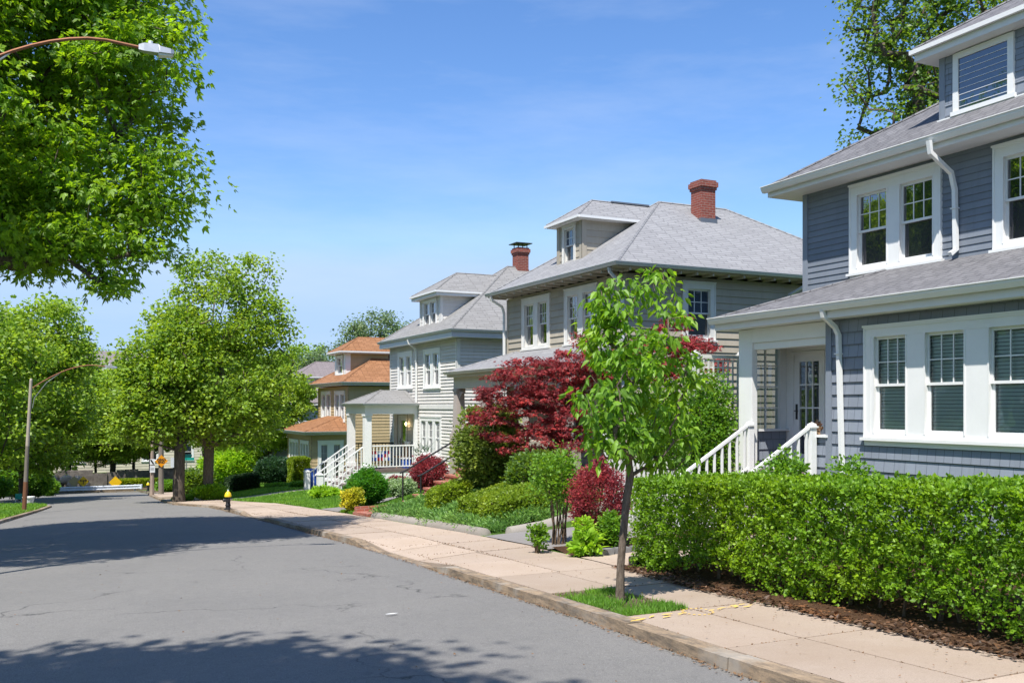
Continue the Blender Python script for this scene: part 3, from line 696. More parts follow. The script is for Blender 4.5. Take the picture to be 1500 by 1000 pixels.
def hip(par, x0, x1, y0, y1, z, p, mat, trim='soffit', fasc=.2, name='roof', cap='lead', ridge=True, inset=0):
    """hip roof over the rectangle with eaves at height z (top of the roof edge)"""
    w = (y1-y0)/2; l = (x1-x0)/2; b = MB(); t = .05
    if l >= w: A, B_ = Vector((x0+w, (y0+y1)/2, z+w*p)), Vector((x1-w, (y0+y1)/2, z+w*p))
    else: A = Vector(((x0+x1)/2, y0+l, z+l*p)); B_ = Vector(((x0+x1)/2, y1-l, z+l*p))
    c = [Vector((x0, y0, z)), Vector((x1, y0, z)), Vector((x1, y1, z)), Vector((x0, y1, z))]
    if l >= w: polys = [[c[0], c[1], B_, A], [c[1], c[2], B_], [c[2], c[3], A, B_], [c[3], c[0], A]]; hips = [(c[0], A), (c[3], A), (c[1], B_), (c[2], B_), (A, B_)]
    else: polys = [[c[0], c[1], A], [c[1], c[2], B_, A], [c[2], c[3], B_], [c[3], c[0], A, B_]]; hips = [(c[0], A), (c[1], A), (c[2], B_), (c[3], B_), (A, B_)]
    for q in polys: b.poly(q)
    for i in range(4): a, d = c[i], c[(i+1) % 4]; b.poly([a, d, d-Vector((0,0,t)), a-Vector((0,0,t))])
    for a, d in hips: b.tube([a+Vector((0,0,.0)), d+Vector((0,0,.0))], .035, 4, 0)
    r_ = b.build(name, mat, par)
    s = MB(); e = .02
    s.poly([(x0+e, y0+e, z-fasc), (x1-e, y0+e, z-fasc), (x1-e, y1-e, z-fasc), (x0+e, y1-e, z-fasc)])
    k = [(x0+e, y0+e), (x1-e, y0+e), (x1-e, y1-e), (x0+e, y1-e)]
    for i in range(4): a, d = k[i], k[(i+1) % 4]; s.poly([(a[0], a[1], z-fasc), (d[0], d[1], z-fasc), (d[0], d[1], z-t), (a[0], a[1], z-t)])
    s.build('soffit', trim, par if r_ is None else r_)
    return r_, A, B_
def gutter(par, x0, y0, y1, x1, z, mat='white', wd=.11, hg=.11):
    """gutter along the street eave (x0, y0..y1) and the near side eave (y0, x0..x1)"""
    b = MB(); prof_ = ((0, 0), (0, -hg), (wd*.55, -hg), (wd*.9, -hg*.45), (wd, -.0), (wd+.012, .0), (wd+.012, -.012))
    def run(P, Q, nP, nQ):
        for (n0, z0_), (n1, z1_) in zip(prof_, prof_[1:]): b.poly([P+nP*n0+Vector((0,0,z0_)), Q+nQ*n0+Vector((0,0,z0_)), Q+nQ*n1+Vector((0,0,z1_)), P+nP*n1+Vector((0,0,z1_))])
    run(Vector((x0, y1, z)), Vector((x0, y0, z)), Vector((-1, 0, 0)), Vector((-1, -1, 0)))
    run(Vector((x0, y0, z)), Vector((x1, y0, z)), Vector((-1, -1, 0)), Vector((0, -1, 0)))
    b.poly([Vector((x0, y1, z))+Vector((-n_, 0, q)) for n_, q in prof_[:5]])
    b.poly([(x0+.02, y1, z-.012), (x0+.02, y0+.02, z-.012), (x0-wd, y0-wd, z-.012), (x0-wd, y1, z-.012)], 1); b.poly([(x0, y0+.02, z-.0125), (x1, y0+.02, z-.0125), (x1, y0-wd, z-.0125), (x0-wd, y0-wd, z-.0125)], 1)
    return b.build('gutter', [mat, 'lead'], par)
def spout(par, pts, mat='white', r=.045):
    b = MB(); b.tube(pts, r, 4, 0, True, PI/4); 
    for q in pts[3:-1]: b.box(q[0]-.048, q[0]+.048, q[1]-.048, q[1]+.048, q[2]-.3, q[2]-.28)
    return b.build('downspout', mat, par)
def chimney(par, x, y, w, z0, z1, capm=None, l=None, lead=True):
    l = l or w; b = MB(); b.box(x-w/2, x+w/2, y-l/2, y+l/2, z0, z1-.28)
    for k, (e, h0, h1) in enumerate(((.03, .28, .2), (.06, .2, .06), (.02, .06, 0))): b.box(x-w/2-e, x+w/2+e, y-l/2-e, y+l/2+e, z1-h0, z1-h1)
    c = b.build('chimney', 'chimney_brick', par)
    d = MB(); d.box(x-w/2-.04, x+w/2+.04, y-l/2-.04, y+l/2+.04, z0, z0+.02) if not lead else None
    if capm:
        for sx in (-1, 1):
            for sy in (-1, 1): d.box(x+sx*w*.4-.015, x+sx*w*.4+.015, y+sy*l*.4-.015, y+sy*l*.4+.015, z1, z1+.16)
        d.box(x-w/2-.12, x+w/2+.12, y-l/2-.12, y+l/2+.12, z1+.16, z1+.19)
    d.build('chimney_cap', 'black', c)
    return c
def dormer(par, xf, y0, y1, zb, ez, p, roof_x0, roof_ez, roof_p, o=.25, rm='roof_beige', wm='beige_clap', tm='trim_beige', expo=.17, wins=(), fasc=.16, zr=None, cb=.09, proj=.015, blindm='curtain', gl='glass_soft', trimw='white', mun=(3, 2)):
    """hip-roofed dormer; walls run back into the main roof"""
    b = MB(); f = front(xf); s = side(y0); xin = roof_x0+(ez-roof_ez)/roof_p+.25; zs = ez-fasc
    wall(b, f, y0, y1, zb, zs, [hole(*q[:4]) for q in wins], expo, proj)
    wall(b, s, xf, xin, zb, zs, [], expo, proj)
    b.poly([(xf, y1, zb), (xin, y1, zb), (xin, y1, zs), (xf, y1, zs)])
    d = b.build('dormer', wm, par)
    t = MB()
    for (ya, yb) in ((y0-.02, y0+cb), (y1-cb, y1+.02)): t.fbox(f, ya, yb, -.0, .026, zb-.05, zs)
    t.fbox(s, xf-.026, xf+cb*.9, .0, .024, zb-.05, zs)
    t.each('corner_board', tm, d)
    yc = (y0+y1)/2; h = yc-(y0-o); ze = ez; x0 = xf-o; zr = zr or ez+h*p; xa = x0+(zr-ez)/p
    xe = roof_x0+(ez-roof_ez)/roof_p+.3; xrr = roof_x0+(zr-roof_ez)/roof_p+.3
    g = MB(); A = Vector((x0, y0-o, ze)); B_ = Vector((x0, y1+o, ze)); T = Vector((xa, yc, zr)); Cq = Vector((max(xe, xa), y0-o, ze)); Dq = Vector((max(xe, xa), y1+o, ze)); E = Vector((max(xrr, xa+.1), yc, zr))
    g.poly([B_, A, T]); g.poly([A, Cq, E, T]); g.poly([Dq, B_, T, E])
    for a, c in ((A, T), (B_, T), (T, E)): g.tube([a, c], .03, 4)
    for a, c in ((A, B_), (A, Cq)): g.poly([a, c, c-Vector((0,0,.04)), a-Vector((0,0,.04))])
    g.build('dormer_roof', rm, d)
    q = MB(); e = .015
    q.poly([(x0+e, y0-o+e, ze-fasc), (Cq.x, y0-o+e, ze-fasc), (Cq.x, y1+o-e, ze-fasc), (x0+e, y1+o-e, ze-fasc)])
    q.poly([(x0+e, y0-o+e, ze-fasc), (x0+e, y1+o-e, ze-fasc), (x0+e, y1+o-e, ze-.04), (x0+e, y0-o+e, ze-.04)])
    q.poly([(x0+e, y0-o+e, ze-fasc), (Cq.x, y0-o+e, ze-fasc), (Cq.x, y0-o+e, ze-.04), (x0+e, y0-o+e, ze-.04)])
    q.fbox(Fr((0,0,0),(0,1,0),(-1,0,0)), y0-o-.03, y1+o+.03, -x0, -x0+.06, ze-.09, ze-.02); q.fbox(side(y0-o), x0, Cq.x, 0, .05, ze-.09, ze-.02)
    q.build('dormer_fascia', 'soffit', d)
    for (a, c, z0, z1, un) in wins: window(d, f, a, c, z0, z1, un, cw=.08, mull=.1, blind=blindm, glassm=gl, trim=trimw, mun=mun, sub=False)
    return d
def shell(b, x0, x1, y0, y1, z0, z1, m=0, faces='fb'):
    if 'f' in faces: b.poly([(x0, y1, z0), (x1, y1, z0), (x1, y1, z1), (x0, y1, z1)], m)       # far side
    if 'b' in faces: b.poly([(x1, y0, z0), (x1, y1, z0), (x1, y1, z1), (x1, y0, z1)], m)       # back
def door(par, f, r0, r1, z0, z1, mat='white', glassed=(3, 5), gl='glass_soft', handle_side=1, jamb=.09, label=None):
    b = MB(); b.fbox(f, r0-jamb, r0, -.02, .03, z0, z1+jamb); b.fbox(f, r1, r1+jamb, -.02, .03, z0, z1+jamb); b.fbox(f, r0, r1, -.02, .032, z1, z1+jamb)
    b.fbox(f, r0, r0+.12, -.05, -.005, z0, z1); b.fbox(f, r1-.12, r1, -.05, -.005, z0, z1); b.fbox(f, r0+.12, r1-.12, -.05, -.007, z0, z0+.24); b.fbox(f, r0+.12, r1-.12, -.05, -.007, z1-.13, z1)
    d = b.build('door', mat, par)
    if label: d['label'] = label
    s = MB(); nx, nz = glassed
    for k in range(1, nx): x = r0+.12+(r1-r0-.24)*k/nx; s.fbox(f, x-.012, x+.012, -.04, -.01, z0+.24, z1-.13)
    for k in range(1, nz): z = z0+.24+(z1-z0-.37)*k/nz; s.fbox(f, r0+.12, r1-.12, -.039, -.011, z-.012, z+.012)
    s.build('muntin', mat, d)
    p_ = MB(); p_.pane(f, r0+.12, r1-.12, -.03, z0+.24, z1-.13); p_.build('pane', gl, d)
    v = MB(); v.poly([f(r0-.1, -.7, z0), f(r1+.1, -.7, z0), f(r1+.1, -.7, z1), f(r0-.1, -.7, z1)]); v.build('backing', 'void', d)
    h = MB(); hr = r1-.06 if handle_side > 0 else r0+.06; h.fbox(f, hr-.02, hr+.02, -.005, .01, z0+.85, z0+1.12); h.tube([f(hr, .01, z0+1.0), f(hr, .05, z0+1.0), f(hr-.08*handle_side, .05, z0+1.0)], .01, 6); h.build('handle', 'black', d)
    return d
def rail(par, P, Q, n, r=.028, z_low=.12, bal=.012, mat='white', name='railing', top=.9, square=True, newels=()):
    """baluster railing from P to Q given at floor level"""
    P, Q = Vector(P), Vector(Q); U = Vector((0, 0, 1)); b = MB()
    def bar(A, B_, w, h):
        d = (B_-A); hd = Vector((d.x, d.y, 0)).normalized(); s_ = Vector((-hd.y, hd.x, 0))*w
        b.hexa([A-s_-U*h, B_-s_-U*h, B_+s_-U*h, A+s_-U*h], [A-s_+U*h, B_-s_+U*h, B_+s_+U*h, A+s_+U*h])
    bar(P+U*top, Q+U*top, .028, .026); bar(P+U*z_low, Q+U*z_low, .02, .02)
    for k in range(n):
        A = P+(Q-P)*(k+.5)/n; b.box(A.x-bal, A.x+bal, A.y-bal, A.y+bal, A.z+z_low, A.z+top)
    return b.build(name, mat, par)
def post(b, x, y, z0, z1, w=.055, cap=True, m=0):
    b.box(x-w, x+w, y-w, y+w, z0, z1, m)
    if cap: b.box(x-w-.02, x+w+.02, y-w-.02, y+w+.02, z1, z1+.03, m); b.box(x-w, x+w, y-w, y+w, z1+.03, z1+.055, m); b.poly([(x-w, y-w, z1+.055), (x+w, y-w, z1+.055), (x, y, z1+.09)], m); b.poly([(x+w, y-w, z1+.055), (x+w, y+w, z1+.055), (x, y, z1+.09)], m); b.poly([(x+w, y+w, z1+.055), (x-w, y+w, z1+.055), (x, y, z1+.09)], m); b.poly([(x-w, y+w, z1+.055), (x-w, y-w, z1+.055), (x, y, z1+.09)], m)
def rafters(par, x0, xw, y0, y1, x1, z, mat='trim_beige', sp=.5):
    b = MB(); y = y0+.3
    while y < y1-.1: b.box(x0+.03, xw, y-.025, y+.025, z-.17, z-.07); y += sp
    x = x0+.4
    while x < x1: b.box(x-.025, x+.025, y0+.03, y0+(xw-x0), z-.171, z-.071); x += sp
    return b.each('rafter_tail', mat, par)
# ================================================================ BLUE HOUSE (nearest)
H = thing('blue_house', 'slate blue shingled house behind the clipped hedge, white trimmed windows and a small corner porch', 'house', (11, 8, .0))
fl, fu = front(11.0), front(12.65)
b = MB(); HT = (7.4, 10.62, 1.34, 2.975)
wall(b, fl, 3, 11.33, -.3, 3.2, [hole(*HT)], .19, .022, 0, -.3)
b.poly([(11, 11.39, -.3), (11.95, 11.39, -.3), (11.95, 11.39, 3.2), (11, 11.39, 3.2)])
b.build('wall', 'blue_shingle', H); b = MB(); wall(b, fl, 11.42, 11.80, .1, 1.31, [], .19, .022, 0, -.3)
b.box(11.0, 11.15, 11.42, 11.80, -.2, 1.31); b.build('half_wall', 'blue_shingle', H); b = MB()
wall(b, side(13.40), 11.24, 11.93, .70, 1.36, [], .19, .018, 0, .66)
b.box(11.0, 11.95, 13.42, 13.54, -.3, 1.36)
b.build('half_wall', 'blue_shingle', H)
b = MB(); W1, W2 = (10.63, 12.55, 4.12, 5.64), (7.79, 9.71, 4.12, 5.64)
wall(b, fu, 3, 13.66, 3.3, 5.75, [hole(*W1), hole(*W2)], .108, .014, 0, 3.3)
shell(b, 12.65, 21.5, 3, 13.70, -.3, 5.75); b.poly([(12.65, 3, -.3), (21.5, 3, -.3), (21.5, 3, 5.75), (12.65, 3, 5.75)])
b.build('wall', 'blue_clap', H)
b = MB(); b.fbox(fu, 13.60, 13.72, -.02, .03, 3.3, 5.74); b.fbox(fl, 11.29, 11.41, -.0, .035, -.3, 3.12); b.fbox(fl, 11.38, 11.40, .0, .04, .1, 1.3); b.fbox(side(13.40), 11.22, 11.30, -.0, .03, .7, 1.36)
b.each('corner_board', 'blue_trim', H)
RG = [(7.72, 8.52), (8.86, 9.53), (9.83, 10.45)]
window(H, fl, *HT, ranges=RG, mun=(3, 2), blind='slats', glassm='glass_clear', lowglass='glass_clear', cw=.13, name='window', seed=3, muncol='white')
window(H, fu, *W1, units=2, cw=.15, mull=.24, mun=(3, 2), blind=None, glassm='glass_dark', lowglass='glass_screen', seed=4, muncol='white')
window(H, fu, *W2, units=2, cw=.15, mull=.24, mun=(3, 2), blind=None, glassm='glass_dark', lowglass='glass_screen', seed=5, muncol='white')
# roofs
rf, A_, B_ = hip(H, 12.16, 21.99, 2.5, 14.19, 5.925, .6, 'roof_blue', 'soffit', .19)
b = MB(); ga = Vector((10.67, 13.86, 3.36)); ja = Vector((12.65, 11.62, 4.10)); g0, j0 = Vector((10.67, 2.8, 3.36)), Vector((12.65, 2.8, 4.10)); e0 = Vector((12.9, 13.86, 3.36))
b.poly([ga, g0, j0, ja]); b.poly([e0, ga, ja, Vector((12.9, 11.62, 4.10))]); b.tube([ga, ja], .03, 4)
for P, Q in ((ga, g0), (e0, ga)): b.poly([P, Q, Q-Vector((0, 0, .05)), P-Vector((0, 0, .05))])
pr = b.build('porch_roof', 'roof_blue', H)
b = MB(); b.poly([(10.69, 2.8, 3.15), (12.9, 2.8, 3.15), (12.9, 13.84, 3.15), (10.69, 13.84, 3.15)])
b.poly([(10.69, 2.8, 3.15), (10.69, 13.84, 3.15), (10.69, 13.84, 3.31), (10.69, 2.8, 3.31)]); b.poly([(10.69, 13.84, 3.15), (12.9, 13.84, 3.15), (12.9, 13.84, 3.31), (10.69, 13.84, 3.31)])
b.build('soffit', 'soffit', pr)
gutter(H, 10.67, 2.9, 13.9, 10.7, 3.37); gutter(H, 12.16, 2.6, 14.23, 12.2, 5.93)
spout(H, [(12.02, 10.35, 5.84), (12.05, 10.35, 5.66), (12.5, 10.35, 5.4), (12.58, 10.35, 5.15), (12.58, 10.33, 4.22), (12.45, 10.33, 4.14)])
spout(H, [(10.62, 11.12, 3.28), (10.64, 11.12, 3.18), (10.88, 11.12, 3.02), (10.93, 11.1, 2.9), (10.93, 11.0, .1)])
# jalousie dormer
d = dormer(H, 13.03, 7.5, 10.98, 6.3, 7.64, .6, 12.16, 5.925, .6, .3, 'roof_blue', 'blue_shingle', 'blue_trim', .17, [], .2)
fd = front(13.03); b = MB(); y0, y1, z0, z1 = 9.65, 10.72, 6.47, 7.42
for q in ((y0, y0+.1, z0, z1), (y1-.1, y1, z0, z1)): b.fbox(fd, q[0], q[1], -.0, .05, q[2], q[3])
b.fbox(fd, y0+.1, y1-.1, 0, .052, z1-.1, z1); b.fbox(fd, y0-.03, y1+.03, 0, .07, z0-.04, z0+.03); w = b.build('window', 'white', d)
b = MB(); b.pane(fd, y0+.1, y1-.1, .03, z0+.03, z1-.1); b.build('pane', 'glass_blue', w)
b = MB()
for k in range(8): z = z0+.08+k*.095; b.fbox(fd, y0+.11, y1-.11, .033, .040, z, z+.008)
b.build('louvre', 'sign_white', w)
b = MB(); b.fbox(fd, 7.4, 11.02, 0, .05, 6.36, 6.44); b.build('flashing', 'white', d)
# corner porch
b = MB(); P_ = fl; b.box(10.98, 11.10, 13.18, 13.54, .65, 3.14); b.box(10.98, 11.24, 11.42, 13.18, 2.9, 3.14); b.box(11.02, 11.2, 11.42, 13.18, 2.78, 2.9)
c_ = b.build('column', 'white', H, bevel=.006)
b = MB(); b.box(11.10, 11.22, 13.40, 13.53, 1.40, 3.12); b.box(11.80, 11.94, 13.40, 13.53, 1.40, 3.12); b.box(11.22, 11.80, 13.40, 13.53, 2.9, 3.12)
sw_ = b.build('porch_window', 'white', H)
b = MB()
for k in (1, 2, 3): z = 1.4+1.5*k/4; b.box(11.22, 11.80, 13.45, 13.475, z-.012, z+.012)
b.box(11.50, 11.525, 13.446, 13.478, 1.4, 2.9); b.build('muntin', 'white', sw_)
b = MB(); b.poly([(11.22, 13.465, 1.4), (11.80, 13.465, 1.4), (11.80, 13.465, 2.9), (11.22, 13.465, 2.9)]); b.build('pane', 'glass_soft', sw_)
b = MB(); b.box(11.18, 11.96, 13.32, 13.56, 1.361, 1.40); b.box(10.94, 11.2, 11.36, 11.86, 1.311, 1.35); b.each('cap', 'white', H)
b = MB(); b.box(11.95, 12.05, 13.28, 13.42, .7, 3.14); b.box(11.95, 12.05, 11.39, 12.46, .7, 3.14); b.box(11.95, 12.05, 12.46, 13.28, 2.78, 3.14); b.build('porch_wall', 'white', H)
door(H, front(11.97), 12.5, 13.22, .72, 2.72, 'white', (3, 4), 'glass_dark', 1, .05, 'white glazed storm door')
b = MB(); b.box(10.96, 12.0, 11.42, 13.42, .58, .70); 
b.build('porch_floor', 'deck', H)
b = MB()
for k in range(5): z = .70-.18*(k+1); x = 10.95-.30*k; b.box(x-.32, x+.0, 11.70, 13.08, z-.04, z); b.box(x-.02, x-.0, 11.72, 13.06, z, z+.14, 1)
b.build('step', ['deck', 'white'], H)
gf = lambda x, y: gz(x, y)
for y in (13.14, 11.64):
    rail(H, (10.86, y, .66), (9.42, y, -.20), 9, top=.82, bal=.017, z_low=.08)
for y in (13.14, 11.64): b = MB(); post(b, 10.90, y, -.2, 1.46, .052); b.build('newel_post', 'white', H)
for y in (13.14, 11.64): b = MB(); post(b, 9.40, y, -.5, .62, .05); b.build('newel_post', 'white', H)
pl = thing('flower_pot', 'small terracotta pot with dried orange flowers on the white ledge beside the blue house steps', 'plant pot', (11.03, 11.66, 1.35))
b = MB(); b.lathe((11.03, 11.66, 1.35), [(.045, 0), (.06, .10), (.068, .10), (.068, .13), (.05, .13)], 12); b.build('pot', 'terracotta', pl)
rng = np.random.default_rng(2); n = 70; P = np.array([11.03, 11.66, 1.47])+rng.normal(size=(n, 3))*.035; leaf_mesh('flowers', P, rng.normal(size=(n, 3))+[0, 0, 1], rng.normal(size=(n, 3)), np.full(n, .07), np.full(n, .02), 'dead_leaf', pl)
# trellis and picket fence left of the steps
t = thing('picket_fence', 'low white slatted garden fence between the young street tree and the porch steps', 'fence', (9.5, 13.95, gz(9.5, 13.95)))
b = MB(); z0 = gz(9.4, 13.95)
for k in range(18): x = 8.62+k*.1; b.box(x, x+.045, 13.93, 13.95, z0-.05, z0+1.12)
b.each('picket', 'white_old', t); b = MB()
for z in (.1, .42, .72, 1.0): b.box(8.6, 10.42, 13.95, 13.975, z0+z, z0+z+.07)
b.each('rail', 'white_old', t); b = MB(); post(b, 8.55, 13.97, z0-.2, z0+1.55, .06); b.build('post', 'white_old', t); b = MB(); post(b, 10.45, 13.97, z0-.2, z0+1.25, .05); b.build('post', 'white_old', t)
t = thing('trellis', 'tall white lattice trellis behind the climbing bush at the porch corner', 'trellis', (10.9, 14.1, gz(10.9, 14.1)))
b = MB(); z0 = gz(10.9, 14.1)
for k in range(9): x = 10.52+k*.11; b.box(x, x+.03, 14.1, 14.115, z0, z0+2.9)
for k in range(24): z = z0+.1+k*.12; b.box(10.5, 11.45, 14.116, 14.13, z, z+.03)
b.build('lattice', 'white_old', t); b = MB(); post(b, 10.48, 14.12, z0-.2, z0+2.98, .045); b.build('post', 'white_old', t); b = MB(); post(b, 11.5, 14.12, z0-.2, z0+2.98, .045); b.build('post', 'white_old', t); b = MB(); b.box(10.53, 11.45, 14.09, 14.15, z0+2.92, z0+2.98); b.build('rail', 'white_old', t)

# ================================================================ BEIGE HOUSE
X, Yn, Yf = 12.8, 20.2, 26.9; ez = 5.29; p = .66
H = thing('beige_house', 'beige clapboard house with pale grey hip roof, brick chimney and single window dormer', 'house', (X, 23.5, gz(X, 23.5)))
f, s = front(X), side(Yn); z0 = -1.6
W1, W2, WS, WS2 = (24.06, 25.84, 3.5, 5.0), (21.43, 23.19, 3.5, 5.0), (14.56, 15.6, 3.52, 5.0), (16.2, 17.2, .7, 2.2)
b = MB()
wall(b, f, Yn, Yf, z0, 5.12, [hole(*W1), hole(*W2), hole(21.4, 23.6, .9, 2.4)], .185, .027, 0, z0)
wall(b, s, X, 21.9, z0, 5.12, [hole(*WS)], .185, .027, 0, z0)
shell(b, X, 21.9, Yn, Yf, z0, 5.12); b.build('wall', 'beige_clap', H)
b = MB(); b.fbox(f, Yn-.02, Yn+.09, 0, .03, z0, 5.1); b.fbox(f, Yf-.09, Yf+.02, 0, .03, z0, 5.1); b.fbox(s, X-.03, X+.09, 0, .03, z0, 5.1); b.each('corner_board', 'beige_clap', H)
for k, w_ in enumerate((W1, W2)): window(H, f, *w_, units=2, cw=.15, mull=.24, mun=(4, 2), trim='white_old', blind='grey', glassm='glass_soft', lowglass='glass_dark', seed=k+8)
window(H, s, *WS, units=1, cw=.15, mun=(3, 2), trim='white_old', blind='grey', glassm='glass_blue', lowglass='glass_dark', seed=11)
window(H, f, 21.4, 23.6, .9, 2.4, units=3, cw=.12, mull=.15, trim='white_old', blind='curtain', seed=12)
rf, A_, B_ = hip(H, 12.3, 22.4, 19.7, 27.35, ez, p, 'roof_beige', 'beige_clap', .10)
chimney(rf, 17.15, 22.75, .50, 6.9, 8.36)
b = MB(); b.box(16.86, 17.44, 22.46, 23.04, 7.1, 7.24); 
b.build('chimney_flashing', 'lead', rf)
rafters(H, 12.3, X, 19.7, 27.35, 22.2, ez, 'beige_clap')
gutter(H, 12.3, 19.7, 27.35, 22.4, ez+.02, 'gutter_grey', .10, .09)
spout(H, [(12.28, 20.05, 5.2), (12.3, 20.05, 5.1), (12.65, 20.1, 4.8), (12.72, 20.12, 4.6), (12.72, 20.12, -1.2)], 'gutter_grey')
spout(H, [(12.25, 27.0, 5.2), (12.28, 27.0, 5.1), (12.65, 27.0, 4.9), (12.72, 27.0, 4.7), (12.72, 27.0, 3.3)], 'white')
spout(H, [(18.35, 19.65, 5.2), (18.33, 19.68, 5.1), (17.95, 20.02, 4.8), (17.9, 20.08, 4.6), (17.9, 20.08, -1.0)], 'gutter_grey')
dormer(H, 13.25, 23.03, 24.46, 5.6, 7.07, .66, 12.3, ez, p, .25, 'roof_beige', 'beige_clap', 'beige_clap', .185, [(23.38, 24.12, 5.86, 6.93, 1)], .1, None, .14, gl='glass_blue', trimw='white_old')
b = MB(); b.box(14.6, 15.9, 23.68, 23.82, 7.70, 7.745); b.build('ridge_vent', 'lead', H)
# porch with tapered piers across the front
b = MB(); e = Vector((10.9, 27.35, 2.84)); g_ = Vector((10.9, 19.9, 2.84)); w0, w1 = Vector((X, 19.9, 3.46)), Vector((X, 26.2, 3.46)); e2 = Vector((X+.1, 27.35, 2.84))
b.poly([e, g_, w0, w1]); b.poly([e2, e, w1]); b.poly([g_, w0, (X, 19.9, 2.84)]); b.tube([e, w1], .03, 4); b.poly([e, g_, g_-Vector((0, 0, .04)), e-Vector((0, 0, .04))]); pr = b.build('porch_roof', 'roof_beige', H)
b = MB(); b.box(10.93, X-.03, 19.95, 27.32, 2.68, 2.72); b.box(10.93, 10.95, 19.95, 27.32, 2.72, 2.82); b.box(10.95, X-.03, 27.30, 27.32, 2.72, 2.82); b.box(11.1, 11.3, 20.0, 27.2, 2.34, 2.68); b.box(11.3, X-.03, 27.0, 27.18, 2.34, 2.68); b.build('beam', 'trim_beige', pr)
gutter(H, 10.9, 19.9, 27.35, 10.95, 2.85, 'white_old', .10, .09)
def pier(par, x, y, za, zb, w0, w1, m):
    b = MB(); c0 = [Vector((x+sx*w0, y+sy*w0, za)) for sx, sy in ((-1,-1),(1,-1),(1,1),(-1,1))]; c1 = [Vector((x+sx*w1, y+sy*w1, zb)) for sx, sy in ((-1,-1),(1,-1),(1,1),(-1,1))]
    b.hexa(c0, c1); b.box(x-w0-.05, x+w0+.05, y-w0-.05, y+w0+.05, za-.06, za); b.box(x-w0-.02, x+w0+.02, y-w0-.02, y+w0+.02, za, za+.08)
    b.box(x-w1-.03, x+w1+.03, y-w1-.03, y+w1+.03, zb-.1, zb)
    # curved bracket
    for sgn in (-1,):
        for k in range(5): a = k/5; b.box(x-.05, x+.05, y-w1-.25*(1-a)**1.6-.01, y-w1, zb-.1-.08*(k+1)*.6, zb-.1-.08*k*.6)
    return b.build('pier', m, par)
for y in (27.0, 24.9, 22.7, 20.3): pier(H, 11.2, y, .98, 2.34, .16, .12, 'post_mauve')
b = MB(); b.box(10.98, 11.44, 24.7, 27.22, z0+.2, .92); b.box(10.98, 11.44, 19.95, 22.9, z0+.2, .92); b.box(11.44, X-.03, 26.98, 27.2, z0+.2, .92); b.each('porch_wall', 'beige_clap', H)
b = MB(); b.box(11.0, X-.03, 20.0, 27.1, .0, .12); b.build('porch_floor', 'deck', H)

# ================================================================ GREY HOUSE
X, Yn, Yf = 13.2, 31.98, 39.53; ez = 4.56; p = .72; z0 = -2.2
H = thing('grey_house', 'pale grey clapboard house with grey hip roof, two window dormer and white railed entrance porch', 'house', (X, 35.7, gz(X, 35.7)))
f, s = front(X), side(Yn)
W1, W2, W3 = (36.7, 38.47, 2.56, 4.03), (33.6, 35.39, 2.52, 4.0), (33.5, 35.8, -.13, 1.385)
DR = (37.45, 38.35, -.67, 1.4)
b = MB(); wall(b, f, Yn, Yf, z0, 4.27, [hole(*W1), hole(*W2), hole(*W3), hole(*DR)], .125, .030, 0, z0)
wall(b, s, X, 21.5, z0, 4.27, [], .125, .030, 0, z0); shell(b, X, 21.5, Yn, Yf, z0, 4.27); b.build('wall', 'grey_clap', H)
b = MB(); b.fbox(f, Yn-.02, Yn+.1, 0, .035, z0, 4.26); b.fbox(f, Yf-.1, Yf+.02, 0, .035, z0, 4.26); b.fbox(s, X-.035, X+.1, 0, .035, z0, 4.26); b.fbox(f, Yn+.1, 36.0, .0, .04, 1.70, 1.86)
b.each('corner_board', 'white_old', H)
for k, w_ in enumerate((W1, W2)): window(H, f, *w_, units=2, cw=.15, mull=.26, mun=(3, 2), blind='grey', glassm='glass_soft', lowglass='glass_screen', seed=k+20)
window(H, f, *W3, units=3, cw=.13, mull=.2, mun=(2, 2), blind='full', glassm='glass_soft', lowglass='glass_soft', seed=23)
rf, A_, B_ = hip(H, 12.8, 21.9, 31.55, 39.95, ez, p, 'roof_grey', 'gutter_grey', .28)
chimney(rf, 17.6, 35.75, .50, 7.2, 8.38, True)
dormer(H, 13.5, 34.4, 36.65, 4.8, 6.26, .62, 12.8, ez, p, .3, 'roof_grey', 'grey_clap', 'white_old', .125, [(34.75, 36.25, 4.98, 6.0, 2)], .2, None, .1)
gutter(H, 12.8, 31.55, 39.95, 21.9, ez+.01, 'gutter_grey', .08, .09)
spout(H, [(12.75, 36.1, 4.45), (12.8, 36.1, 4.3), (13.08, 36.1, 4.1), (13.12, 36.1, 3.9), (13.12, 36.1, 1.7)])
# porch
b = MB(); e0, e1 = Vector((10.9, 35.9, 1.90)), Vector((10.9, 38.95, 1.90)); ap = Vector((12.1, 37.42, 2.46)); wb = Vector((X, 37.42, 2.46)); n0, n1 = Vector((X, 35.9, 1.90)), Vector((X, 38.95, 1.90))
b.poly([e1, e0, ap]); b.poly([e0, n0, wb, ap]); b.poly([n1, e1, ap, wb]); b.tube([e0, ap], .03, 4); b.tube([e1, ap], .03, 4)
for P, Q in ((e0, e1), (n0, e0)): b.poly([P, Q, Q-Vector((0, 0, .05)), P-Vector((0, 0, .05))])
pr = b.build('porch_roof', 'roof_grey', H)
b = MB(); b.box(10.93, X-.03, 35.93, 38.92, 1.80, 1.85); b.box(11.0, 11.25, 36.05, 38.8, 1.5, 1.8); b.box(11.25, X-.03, 36.05, 36.25, 1.5, 1.8); b.box(11.25, X-.03, 38.6, 38.8, 1.5, 1.8); b.build('beam', 'white', pr)
gutter(H, 10.9, 35.9, 38.95, X-.05, 1.92, 'gutter_grey', .08, .08)
